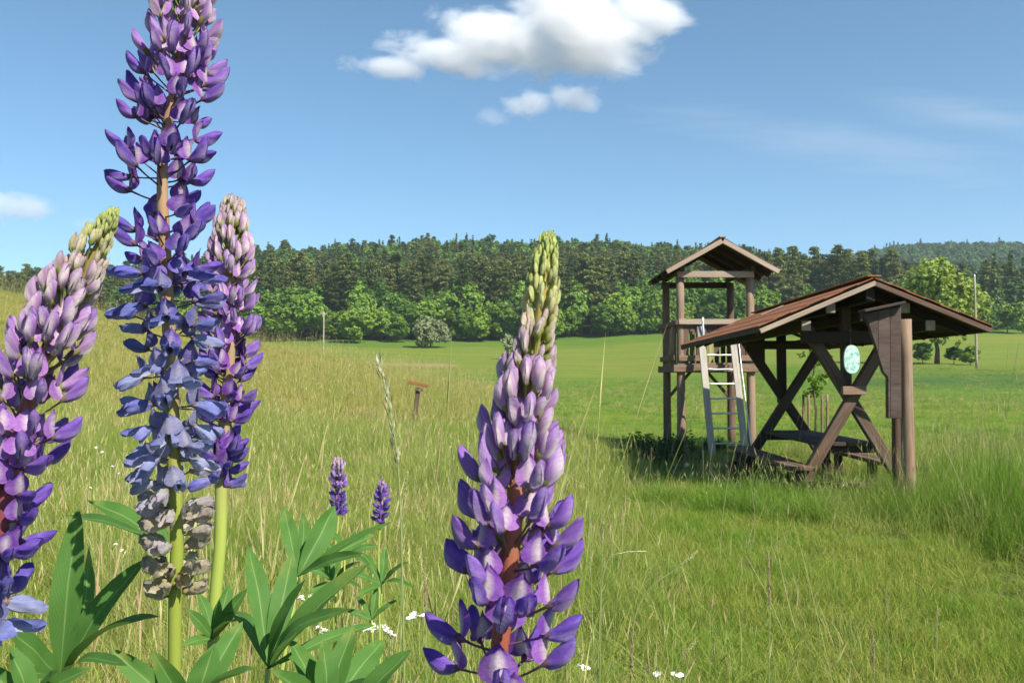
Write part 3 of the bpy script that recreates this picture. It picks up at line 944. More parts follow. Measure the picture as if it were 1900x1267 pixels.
# table and benches built between the frames
for i in range(4):
    beam('table_plank', S(-0.27 + i * 0.18, 0.95, 0.62 ), S(-0.27 + i * 0.18, 3.5, 0.62), 0.165, 0.05, M_WOODD if i < 2 else M_WOOD, shelter)  # left planks painted in the shaded tone, right ones in the lit tone
for ly in (1.05, 3.3):
    beam('table_bearer', S(-0.36, ly, 0.55), S(0.36, ly, 0.55), 0.08, 0.08, M_WOODD, shelter)
for sg in (-1, 1):
    for i in range(2):
        beam('bench_plank', S(sg * (0.58 + i * 0.15), 0.55, 0.36), S(sg * (0.58 + i * 0.15), 3.9, 0.36), 0.135, 0.05, M_WOOD, shelter)
    for ly in (0.7, 1.9, 3.2, 3.75):
        beam('bench_leg', S(sg * 0.66, ly, -0.1), S(sg * 0.66, ly, 0.33), 0.1, 0.1, M_WOODD, shelter)
beam('foot_board', S(-0.72, 0.3, 0.2), S(0.25, 0.3, 0.2), 0.2, 0.06, M_WOOD, shelter)
for lx in (-0.6, 0.1):
    beam('bench_leg', S(lx, 0.3, -0.1), S(lx, 0.3, 0.168), 0.09, 0.09, M_WOODD, shelter)
# ------------------------------------------------------------------ oval plaque on the king post
pl = S(0.0, 0.60, 0)
po = P(1580, 667, 9.95)
V, F = [], []
n = 40
for dy, k in ((-0.014, 0.97), (-0.010, 1.0), (0.010, 1.0), (0.014, 0.97)):
    for i in range(n):
        a = 2 * math.pi * i / n
        ca, sa = math.cos(a), math.sin(a)
        V.append((0.092 * k * math.copysign(abs(ca) ** 0.85, ca), dy, 0.165 * k * math.copysign(abs(sa) ** 0.85, sa)))
for r_ in range(3):
    for i in range(n):
        j = (i + 1) % n
        F.append((r_ * n + i, r_ * n + j, (r_ + 1) * n + j, (r_ + 1) * n + i))
F.append(tuple(range(n - 1, -1, -1)))
F.append(tuple(3 * n + i for i in range(n)))
m, nt, out = nmat('mint_plaque')
tc = nd(nt, 'TexCoord').outputs['Object']
f = noise(nt, tc, 22, 4, 0.6)
col = ramp(nt, f, [(0.36, (0.14, 0.36, 0.28)), (0.46, (0.36, 0.56, 0.5)), (0.6, (0.5, 0.64, 0.6))])
p = nd(nt, 'BsdfPrincipled', {'Base Color': col, 'Roughness': 0.35})
nt.links.new(p.outputs[0], out.inputs[0])
plq = thing('oval_plaque', (po.x, po.y, po.z), 'pale mint oval plaque hanging under the shelter ridge', 'plaque')
link('face', mesh_np('plaque', V, F, m, None, False), plq)
log('hanging_cord', (po.x - 0.005, po.y, po.z + 0.16), (po.x, po.y + 0.02, 2.3), 0.006, 0.006, M_WOODD, plq, 6)

# ------------------------------------------------------------------ carved board on posts before the shelter
bx = P(1683, 760, 9.15)
gz = tz(bx.x, bx.y)
board = thing('notice_board', (bx.x, bx.y, gz), 'dark tapered wooden board fixed to a round log post before the shelter', 'sign')
log('post', (bx.x, bx.y, gz - 0.3), (bx.x, bx.y, P(1683, 592, 9.15).z), 0.072, 0.062, M_POST, board, 16)
b2 = P(1664, 800, 9.4)
log('post', (b2.x, b2.y, tz(b2.x, b2.y) - 0.2), (b2.x, b2.y, 1.3), 0.055, 0.05, M_WOOD, board, 12)
poly = [(1606, 581), (1673, 568), (1673, 776), (1647, 774), (1647, 700), (1639, 688)]
def extrude_px(name, poly, d, th, mt, parent, yaw=0.0):
    A = [P(x, y, d) for x, y in poly]
    c = A[1].copy()
    rot = Matrix.Rotation(yaw, 3, 'Z')
    A = [rot @ (a - c) for a in A]
    B = [a + rot @ Vector((0, th, 0)) for a in A]
    k = len(A)
    bm = bmesh.new()
    va = [bm.verts.new(a) for a in A]
    vb = [bm.verts.new(a) for a in B]
    bm.faces.new(va[::-1])
    bm.faces.new(vb)
    for i in range(k):
        j = (i + 1) % k
        bm.faces.new((va[i], va[j], vb[j], vb[i]))
    bmesh.ops.recalc_face_normals(bm, faces=bm.faces)
    bmesh.ops.bevel(bm, geom=list(bm.edges), offset=0.006, segments=1, affect='EDGES')
    me = bpy.data.meshes.new(name)
    bm.to_mesh(me)
    bm.free()
    me.materials.append(mt)
    o = link(name, me, parent)
    o.location = c - parent.location
    return o
# three upright planks with a shared tapered outline
extrude_px('board_plank', [(1606, 581), (1629, 576.5), (1629, 657), ], 9.1, 0.075, M_PANEL, board, -0.1)
extrude_px('board_plank', [(1629.6, 576.4), (1651, 572), (1651, 776), (1647, 776), (1647, 700), (1639, 690), (1629.6, 658.5)], 9.1, 0.085, M_PANEL, board, -0.1)
extrude_px('board_plank', [(1651.6, 571.8), (1672, 568), (1672, 777), (1651.6, 776)], 9.1, 0.075, M_PANEL, board, -0.1)
beam('cap_board', P(1598, 578, 9.06), P(1674, 562, 9.1), 0.16, 0.03, M_WOODD, board, (0, 0, 1))
beam('cap_strut', P(1600, 580, 9.06), P(1597, 596, 9.06), 0.03, 0.03, M_WOODD, board, (0, 1, 0))

# ------------------------------------------------------------------ leaning trail marker on the hill meadow
d = 22.0
mb = P(767, 790, d)
mz = tz(mb.x, mb.y)
marker = thing('trail_marker', (mb.x, mb.y, mz), 'leaning brown post with a small reddish crossboard in the hill meadow', 'sign')
mt_ = P(776, 719, d)
beam('post', (mb.x, mb.y, mz - 0.1), mt_, 0.11, 0.1, M_WOOD, marker, (0, 1, 0))
beam('crossboard', P(758, 709, d - 0.08), P(794, 716, d - 0.08), 0.04, 0.09, M_ROOF, marker, (0, 0, 1))
beam('crossboard_bracket', P(770, 722, d - 0.08), P(785, 724, d - 0.08), 0.04, 0.07, M_WOOD, marker, (0, 0, 1))

# ------------------------------------------------------------------ staked sapling behind the shelter
d = 20.5
x0, y0 = pxx(1510, d), d
sap = thing('staked_sapling', (x0, y0, tz(x0, y0)), 'thin young sapling held by four wooden stakes behind the shelter', 'sapling')
V, F, U = tube_np([(0, 0, -.1), (0.03, 0, 0.6), (-0.01, 0.02, 1.3), (0.02, 0, 2.1), (0, 0, 2.5)], [.03, .026, .02, .012, .005], 7)
link('trunk', mesh_np('trunk', V, F, M_BARK), sap)
r_ = np.random.default_rng(9)
C = []
for i in range(22):
    a = r_.uniform(0, 6.28); z = r_.uniform(0.9, 2.3); L = 0.4 * (1.1 - abs(z - 1.5) / 1.3)
    t = r_.uniform(0.15, 1, 32)
    C.append(np.stack([np.cos(a) * L * t, np.sin(a) * L * t, z + 0.5 * L * t], 1) + r_.normal(size=(32, 3)) * 0.04)
C = np.concatenate(C)
V, F = quads(C, r_.normal(size=C.shape) + np.array([0, 0, .5]), 0.045, r_, 1.1)
link('crown', mesh_np('crown', V, F, M_BRIGHT, None, False), sap)
for k, (dx, dy) in enumerate(((-.22, -.2), (.22, -.2), (-.2, .22), (.24, .2))):
    log('stake', (x0 + dx, y0 + dy, tz(x0, y0) - .1), (x0 + dx + .01, y0 + dy, tz(x0, y0) + 1.0), 0.03, 0.028, M_POST, sap, 8)

# ================================================================== GRASS
def clump(name, seed, nbl, spread, h0, h1, wd, mat, lean=0.45, seedheads=0, shmat=None, segs=4, shm=1.0):
    r = np.random.default_rng(seed)
    V, F, U, K, MI = [], [], [], [], []
    o = 0
    for i in range(nbl):
        rad = spread * math.sqrt(r.uniform(0, 1))
        a = r.uniform(0, 6.283)
        bx_, by_ = rad * math.cos(a), rad * math.sin(a)
        la = r.uniform(0, 6.283)
        h = r.uniform(h0, h1)
        le = h * lean * r.uniform(0.3, 1.3)
        wv = wd * r.uniform(0.6, 1.3)
        fa = r.uniform(0, 6.283)
        fx, fy = math.cos(fa) * wv, math.sin(fa) * wv
        dry = r.uniform(0, 1)
        for s_ in range(segs):
            t = s_ / (segs - 1)
            cx = bx_ + math.cos(la) * le * t * t
            cy_ = by_ + math.sin(la) * le * t * t
            cz = h * (t - 0.18 * t * t * (le / h))
            w_ = (1 - t) ** 0.6 * 0.5 if s_ < segs - 1 else 0.06
            V += [(cx - fx * w_, cy_ - fy * w_, cz), (cx + fx * w_, cy_ + fy * w_, cz)]
            U += [t, t]
            K += [dry, dry]
        for s_ in range(segs - 1):
            q = o + 2 * s_
            F.append((q, q + 1, q + 3, q + 2))
            MI.append(0)
        o += 2 * segs
    for i in range(seedheads):
        rad = spread * math.sqrt(r.uniform(0, 1))
        a = r.uniform(0, 6.283)
        bx_, by_ = rad * math.cos(a), rad * math.sin(a)
        h = h1 * r.uniform(1.0, 1.55) * shm
        la = r.uniform(0, 6.283)
        le = h * r.uniform(0.05, 0.28)
        hl = r.uniform(0.05, 0.1) + 0.03 * h
        ax = np.array([math.cos(la) * le, math.sin(la) * le, h])
        p0 = np.array([bx_, by_, 0.0])
        def pt(t):
            return p0 + np.array([ax[0] * t * t, ax[1] * t * t, ax[2] * t])
        th = 0.0011 * shm
        fa = r.uniform(0, 3.14)
        f3 = np.array([math.cos(fa), math.sin(fa), 0])
        ns = 4
        for s_ in range(ns + 1):
            c = pt(s_ / ns)
            V += [tuple(c - f3 * th), tuple(c + f3 * th)]
            U += [s_ / ns] * 2
            K += [0.55] * 2
        for s_ in range(ns):
            q = o + 2 * s_
            F.append((q, q + 1, q + 3, q + 2))
            MI.append(0)
        o += 2 * (ns + 1)
        # seed head: crossed spindle
        tdir = pt(1.0) - pt(0.9)
        tdir = tdir / np.linalg.norm(tdir)
        b0 = pt(1.0) - tdir * hl * 0.5
        rr = r.uniform(0.0018, 0.0036) * shm
        for ang in (0, 1.57):
            g3 = np.array([math.cos(fa + ang), math.sin(fa + ang), 0])
            V += [tuple(b0), tuple(b0 + tdir * hl * .4 + g3 * rr), tuple(b0 + tdir * hl), tuple(b0 + tdir * hl * .4 - g3 * rr)]
            U += [1] * 4
            K += [0.5] * 4
            F.append((o, o + 1, o + 2, o + 3))
            MI.append(1)
            o += 4
    me = mesh_np(name, np.array(V), F, [mat] + ([shmat] if shmat else []), {'u': U, 'k': K}, True)
    me.polygons.foreach_set('material_index', np.array(MI, dtype=np.int32))
    return me
def field(n_per_m2, y0, y1, accept, half=0.68, extra=1.5, seed=1):
    r = np.random.default_rng(seed)
    area = (y1 - y0) * 2 * (half * (y0 + y1) / 2 + extra)
    n = int(area * n_per_m2)
    y = np.sqrt(r.uniform(0, 1, n) * (y1 ** 2 - y0 ** 2) + y0 ** 2)
    x = r.uniform(-1, 1, n) * (half * y + extra)
    k = accept(x, y, r)
    return x[k], y[k]
def path_mask(x, y):
    """1 where the mown strip runs"""
    l = 0.45 - 0.02 * y + 0.15 * np.sin(y * 1.1)
    rgt = 3.0 + 0.10 * y + 0.25 * np.sin(y * 0.9 + 1)
    rgt = np.where(y > 7.2, 3.7 - (y - 7.2) * 0.62, rgt)
    m_ = ss(0, 0.7, x - l) * ss(0, 0.8, rgt - x)
    return m_ * (1 - ss(12.5, 15, y))
def blocked(x, y):
    """table and bench footprint stays mostly clear"""
    return (np.abs(x - 4.1) < 0.75) & (y > 10.1) & (y < 13.6)
def do_scatter(name, x, y, protos, sc0, sc1, label, tilt=0.12, seed=3, hmul=None, cat='grass'):
    r = np.random.default_rng(seed)
    n = len(x)
    s = r.uniform(sc0, sc1, n)
    sz = s * r.uniform(0.8, 1.25, n)
    x = np.asarray(x)
    un = 0.5 + 0.25 * (np.sin(1.7 * x + 0.9 * y) + np.sin(2.6 * y - 1.3 * x + 1.0)) + 0.2 * np.sin(5.1 * x + 3.7 * y)
    sz = sz * (0.72 + 0.56 * np.clip(un, 0, 1))
    if hmul is not None:
        sz = sz * hmul
    rot = np.column_stack([r.normal(size=n) * tilt, r.normal(size=n) * tilt, r.uniform(0, 6.283, n)])
    scatter(name, np.column_stack([x, y, terrain(x, y) - 0.01]), rot, np.column_stack([s, s, sz]), r.integers(0, len(protos), n), protos, label, cat)
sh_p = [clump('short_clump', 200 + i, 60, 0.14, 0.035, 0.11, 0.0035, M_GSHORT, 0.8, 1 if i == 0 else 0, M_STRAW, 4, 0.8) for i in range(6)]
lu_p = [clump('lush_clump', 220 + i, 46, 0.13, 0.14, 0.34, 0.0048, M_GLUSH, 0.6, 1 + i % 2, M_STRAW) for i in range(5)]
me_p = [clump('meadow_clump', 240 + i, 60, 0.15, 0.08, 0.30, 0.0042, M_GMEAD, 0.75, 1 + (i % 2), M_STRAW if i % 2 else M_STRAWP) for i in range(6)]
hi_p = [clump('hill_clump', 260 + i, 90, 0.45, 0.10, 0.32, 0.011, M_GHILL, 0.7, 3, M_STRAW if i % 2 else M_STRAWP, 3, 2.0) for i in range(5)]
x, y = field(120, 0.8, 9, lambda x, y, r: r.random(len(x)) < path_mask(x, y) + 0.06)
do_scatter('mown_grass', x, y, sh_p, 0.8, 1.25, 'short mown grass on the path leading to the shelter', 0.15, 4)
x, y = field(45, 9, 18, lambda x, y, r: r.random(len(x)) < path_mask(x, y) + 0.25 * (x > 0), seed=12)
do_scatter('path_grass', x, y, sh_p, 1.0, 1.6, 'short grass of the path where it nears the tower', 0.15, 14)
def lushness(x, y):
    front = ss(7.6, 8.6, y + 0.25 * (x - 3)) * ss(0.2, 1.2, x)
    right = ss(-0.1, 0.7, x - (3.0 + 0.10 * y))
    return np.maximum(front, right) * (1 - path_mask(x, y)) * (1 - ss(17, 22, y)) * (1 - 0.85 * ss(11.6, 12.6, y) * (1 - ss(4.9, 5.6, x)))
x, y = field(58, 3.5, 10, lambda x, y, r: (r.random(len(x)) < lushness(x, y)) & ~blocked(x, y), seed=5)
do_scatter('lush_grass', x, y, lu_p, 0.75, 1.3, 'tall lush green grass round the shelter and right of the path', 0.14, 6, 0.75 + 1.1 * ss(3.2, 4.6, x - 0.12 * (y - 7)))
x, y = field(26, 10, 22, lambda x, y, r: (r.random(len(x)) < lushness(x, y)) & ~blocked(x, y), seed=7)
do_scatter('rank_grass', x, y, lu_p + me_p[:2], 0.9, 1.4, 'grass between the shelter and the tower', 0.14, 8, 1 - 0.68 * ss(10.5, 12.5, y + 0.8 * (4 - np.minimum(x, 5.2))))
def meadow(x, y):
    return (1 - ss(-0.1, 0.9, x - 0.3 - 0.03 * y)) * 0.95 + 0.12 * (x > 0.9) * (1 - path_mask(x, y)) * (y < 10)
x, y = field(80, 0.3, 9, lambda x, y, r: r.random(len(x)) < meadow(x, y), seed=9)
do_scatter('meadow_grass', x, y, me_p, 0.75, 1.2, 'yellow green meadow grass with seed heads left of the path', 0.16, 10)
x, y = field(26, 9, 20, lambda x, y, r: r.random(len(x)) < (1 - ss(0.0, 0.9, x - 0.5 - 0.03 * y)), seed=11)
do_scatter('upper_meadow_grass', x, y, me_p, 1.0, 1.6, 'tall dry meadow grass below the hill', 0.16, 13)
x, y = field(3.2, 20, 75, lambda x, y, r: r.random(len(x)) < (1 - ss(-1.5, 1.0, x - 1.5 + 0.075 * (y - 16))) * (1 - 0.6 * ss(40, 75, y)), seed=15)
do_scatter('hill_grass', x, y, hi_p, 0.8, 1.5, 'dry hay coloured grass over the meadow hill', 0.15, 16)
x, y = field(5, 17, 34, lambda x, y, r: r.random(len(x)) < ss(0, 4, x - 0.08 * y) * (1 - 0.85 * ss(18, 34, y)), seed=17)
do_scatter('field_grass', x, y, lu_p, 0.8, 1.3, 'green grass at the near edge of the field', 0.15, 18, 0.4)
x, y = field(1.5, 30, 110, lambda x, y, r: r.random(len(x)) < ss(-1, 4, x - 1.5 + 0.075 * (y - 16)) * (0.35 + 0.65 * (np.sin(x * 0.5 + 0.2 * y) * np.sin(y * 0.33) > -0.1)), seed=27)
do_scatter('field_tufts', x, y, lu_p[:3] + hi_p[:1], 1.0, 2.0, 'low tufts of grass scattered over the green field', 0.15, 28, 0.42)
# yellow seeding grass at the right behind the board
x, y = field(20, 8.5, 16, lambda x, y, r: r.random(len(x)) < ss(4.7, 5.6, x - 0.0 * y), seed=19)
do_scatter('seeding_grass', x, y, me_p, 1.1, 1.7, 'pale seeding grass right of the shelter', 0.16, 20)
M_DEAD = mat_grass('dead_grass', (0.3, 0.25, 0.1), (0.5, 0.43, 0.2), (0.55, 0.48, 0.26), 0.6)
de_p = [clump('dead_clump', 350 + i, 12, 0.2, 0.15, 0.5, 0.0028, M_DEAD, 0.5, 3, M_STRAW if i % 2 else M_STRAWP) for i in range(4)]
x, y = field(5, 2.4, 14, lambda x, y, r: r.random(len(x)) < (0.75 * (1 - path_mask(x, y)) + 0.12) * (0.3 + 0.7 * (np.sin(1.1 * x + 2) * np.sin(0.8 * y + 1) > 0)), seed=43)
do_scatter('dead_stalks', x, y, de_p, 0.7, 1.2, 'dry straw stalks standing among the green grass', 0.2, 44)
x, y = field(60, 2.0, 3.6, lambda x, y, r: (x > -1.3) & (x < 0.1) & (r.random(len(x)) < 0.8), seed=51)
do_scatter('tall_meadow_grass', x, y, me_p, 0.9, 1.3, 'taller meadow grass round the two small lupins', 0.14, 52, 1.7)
# weeds at the foot of the tower
def weed(name, seed):
    r = np.random.default_rng(seed)
    V, F = [], []
    C, Nn = [], []
    for i in range(12):
        a = r.uniform(0, 6.28); rad = 0.16 * math.sqrt(r.uniform()); h = r.uniform(0.14, 0.32)
        for z in np.arange(0.06, h, 0.045):
            for k in range(3):
                b = r.uniform(0, 6.28)
                L = 0.055 * (1.2 - z / h)+0.015
                C.append((rad * math.cos(a) + math.cos(b) * L, rad * math.sin(a) + math.sin(b) * L, z + r.normal() * 0.01))
                Nn.append((math.cos(b) * 0.5, math.sin(b) * 0.5, 1.0))
    V, F = quads(np.array(C), np.array(Nn), 0.04, r, 0.9)
    return mesh_np(name, V, F, M_WEED, None, False)
we_p = [weed('weed', 300 + i) for i in range(4)]
r_ = np.random.default_rng(33)
wx = np.concatenate([r_.normal(2.65, 0.3, 36), r_.uniform(2.3, 4.4, 40), r_.uniform(3.3, 3.9, 26)])
wy = np.concatenate([r_.normal(15.4, 0.7, 36), r_.uniform(15.8, 17.8, 40), r_.uniform(10.2, 13.5, 26)])
do_scatter('nettle_weeds', wx, wy, we_p, 0.5, 0.95, 'dark green weeds at the foot of the tower and shelter', 0.1, 34, None, 'weeds')

# ================================================================== LUPINS
def pouch(L, H, W, curve, gape=0.0, nu=15, ns=9, crumple=0.0, seed=0, tipx=3.4):
    """two boat shaped petals meeting in a keel; base at the origin, length along +X"""
    r = np.random.default_rng(seed)
    V, F, U, Sx = [], [], [], []
    o = 0
    wr_ = np.random.default_rng(int(L * 1e6 + H * 3e7 + seed * 17))
    warp = wr_.normal(size=4) * np.array([0.05, 0.05, 0.05, 0.1])
    for side in (-1, 1):
        for i in range(nu):
            u = i / (nu - 1)
            prof = u ** 0.6 * max(0.0, 1 - u ** tipx) ** (0.52 if tipx > 3 else 0.8) * 1.22
            h = H * (0.14 * (1 - u) + 0.96 * prof)
            wv = W * u ** 0.5 * max(0.0, 1 - u ** 3.0) ** 0.55 * 1.15
            zc = curve * u * u
            for j in range(ns):
                s = -1 + 2 * j / (ns - 1)
                z = zc + h * (s * 1.1 if s < 0 else s * 0.72)
                y = wv * (1 - s * s) ** 0.75
                yy = side * (y + gape * u * L * (0.35 + 0.65 * (s < 0.3)))
                x = L * u
                yy += warp[0] * L * u * u + warp[1] * s * L * u
                z += warp[2] * L * u * u * u + 0.045 * H * math.sin(9 * u + 4 * s + warp[3] * 40)
                yy += side * 0.10 * W * math.sin(7 * u + 5 * s + warp[3] * 60)
                if crumple:
                    x += r.normal() * crumple; yy += r.normal() * crumple; z += r.normal() * crumple
                V.append((x, yy, z))
                U.append(u)
                Sx.append((s + 1) / 2)
        for i in range(nu - 1):
            for j in range(ns - 1):
                a = o + i * ns + j
                F.append((a, a + 1, a + ns + 1, a + ns) if side < 0 else (a, a + ns, a + ns + 1, a + 1))
        o += nu * ns
    return np.array(V), F, U, Sx
def banner_np(H, Wb, lean, fold, nt_=7, ns=7, seed=0):
    ph = seed * 1.7
    V, F, U, Sx = [], [], [], []
    for i in range(nt_):
        t = i / (nt_ - 1)
        wv = Wb * math.sin(math.pi * min(1, 0.12 + 0.86 * t ** 0.8)) ** 0.7
        for j in range(ns):
            s = -1 + 2 * j / (ns - 1)
            y = s * wv
            x = 0.0015 + lean * t * H - fold * abs(y) * (0.5 + 0.6 * t) - 0.12 * H * t * t
            z = H * t * (1 - 0.10 * s * s) + 0.001 + 0.04 * H * t * math.sin(5 * s + ph)
            x += 0.05 * H * math.sin(6 * t + 4 * s + ph) * t
            V.append((x, y, z))
            U.append(0.25 + 0.75 * t)
            Sx.append(min(1, abs(s) * 0.6 + 0.02 + (0.5 if t > 0.75 else 0)))
    F = [tuple(q) for q in grid_faces(nt_, ns)]
    return np.array(V), F, U, Sx
def calyx_np(ped, rs):
    pts = [(-ped, 0, 0), (-ped * 0.4, 0, -0.0003), (-0.0008, 0, 0), (0.0012, 0, 0.0001), (0.0042, 0, 0.0002)]
    V, F, U = tube_np(pts, [rs * 0.45, rs * 0.36, rs * 0.5, rs * 1.55, rs * 1.15], 8, False)
    return V, F, U
def pm(name, d, mat):
    return mesh_np(name, d[0], d[1], mat, {'u': d[2], 's': d[3]})
BUD = [pm('bud', pouch(0.0062, 0.0014, 0.0012, 0.0004 + 0.0003 * k, seed=k, tipx=2.0, nu=9, ns=5), M_PETAL) for k in range(3)]
PBUD = [pm('bud', pouch(0.0098, 0.0027, 0.0019, 0.0014 + 0.0004 * k, tipx=2.0, seed=k, nu=11, ns=7), M_PETAL) for k in range(4)]
CLOSED = [pm('flower', pouch(0.0150, 0.0042 + 0.0002 * k, 0.0025 + 0.0002 * k, 0.0026 + 0.0004 * k, tipx=2.3, seed=k), M_PETAL) for k in range(6)]
OPEN = [pm('flower', pouch(0.0175, 0.0050 + 0.0002 * k, 0.0030 + 0.0002 * k, 0.0036 + 0.0005 * k, 0.02 * (k % 3), tipx=2.9, seed=k), M_PETAL) for k in range(6)]
OPENB = [pm('banner', banner_np(0.0125, 0.0066, 0.36 + 0.08 * k, 0.75 + 0.1 * k, 9, 9, k), M_PETAL) for k in range(4)]
CLOSB = [pm('banner', banner_np(0.0100, 0.0046, 0.75 + .2 * k, 0.85, 9, 9, 5 + k), M_PETAL) for k in range(2)]
WILT = [pm('flower', pouch(0.0165, 0.0050, 0.0026, 0.001 - 0.0012 * k, 0.16 + 0.10 * k, crumple=0.00012, seed=40 + k), M_PETAL) for k in range(5)]
WILTB = [pm('banner', banner_np(0.0125, 0.0062, 0.0 + 0.2 * k, 0.8, 9, 9, 8 + k), M_PETAL) for k in range(3)]
DRY = [pm('flower', pouch(0.0150, 0.0054, 0.0024, 0.0006, 0.2 + 0.05 * k, crumple=0.00028, seed=60 + k), M_PETAL) for k in range(5)]
POD = [pm('pod', pouch(0.0135, 0.0034, 0.0028, 0.0008), M_PETAL)]
CAL = {}
def calyx_mesh(ped):
    k = round(ped * 1000)
    if k not in CAL:
        V, F, U = calyx_np(max(1, k) / 1000, 0.00125)
        CAL[k] = mesh_np('calyx', V, F, M_CALYX, {'u': U})
    return CAL[k]
def lerp_tab(tab, x):
    xs = [t[0] for t in tab]
    return np.array([np.interp(x, xs, [t[1][i] for t in tab]) for i in range(len(tab[0][1]))])
WINGC = [(0, (0.54, 0.66, 0.11)), (0.6, (0.68, 0.68, 0.24)), (1, (0.7, 0.5, 0.44)), (1.5, (0.62, 0.40, 0.56)), (2, (0.51, 0.29, 0.58)), (2.5, (0.33, 0.165, 0.53)), (3, (0.20, 0.095, 0.47)), (3.5, (0.15, 0.08, 0.43)), (4, (0.15, 0.18, 0.46)), (4.5, (0.33, 0.37, 0.53)), (4.8, (0.40, 0.41, 0.46)), (5.1, (0.46, 0.41, 0.30)), (5.6, (0.42, 0.38, 0.2)), (6, (0.4, 0.34, 0.17))]
BANC = [(0, (0.5, 0.5, 0.3)), (1.5, (0.58, 0.34, 0.55)), (2, (0.5, 0.24, 0.57)), (2.5, (0.36, 0.15, 0.47)), (3, (0.23, 0.075, 0.39)), (3.5, (0.16, 0.055, 0.35)), (4, (0.1, 0.085, 0.33)), (4.5, (0.26, 0.27, 0.42)), (5, (0.42, 0.36, 0.32)), (6, (0.34, 0.28, 0.18))]
CALC = [(0, (0.4, 0.46, 0.1)), (1.5, (0.3, 0.34, 0.07)), (2.2, (0.2, 0.19, 0.07)), (3, (0.13, 0.055, 0.11)), (4, (0.12, 0.08, 0.1)), (5, (0.26, 0.22, 0.12)), (6, (0.3, 0.25, 0.12))]
LEN = [(0, 0.0040), (0.5, 0.0062), (1, 0.0092), (1.45, 0.0120), (2, 0.0138), (3, 0.0160), (4, 0.0158), (5, 0.0150), (6, 0.0150)]
ELEV = [(0, 77), (0.5, 70), (1, 63), (1.5, 61), (2, 52), (2.5, 36), (3, 20), (3.6, 14), (4, 8), (4.6, -2), (5, 4), (5.5, 18), (6, 36)]
SPACE = [(0, 0.0019), (0.5, 0.0030), (1, 0.0048), (1.5, 0.0066), (2, 0.0084), (3, 0.0136), (4, 0.0140), (5, 0.0125), (6, 0.011)]
NUM = [(0, 9), (1, 9), (2, 8), (3, 7), (4, 6.4), (5, 7), (6, 7)]
def tab1(t, x):
    return float(np.interp(x, [a[0] for a in t], [a[1] for a in t]))
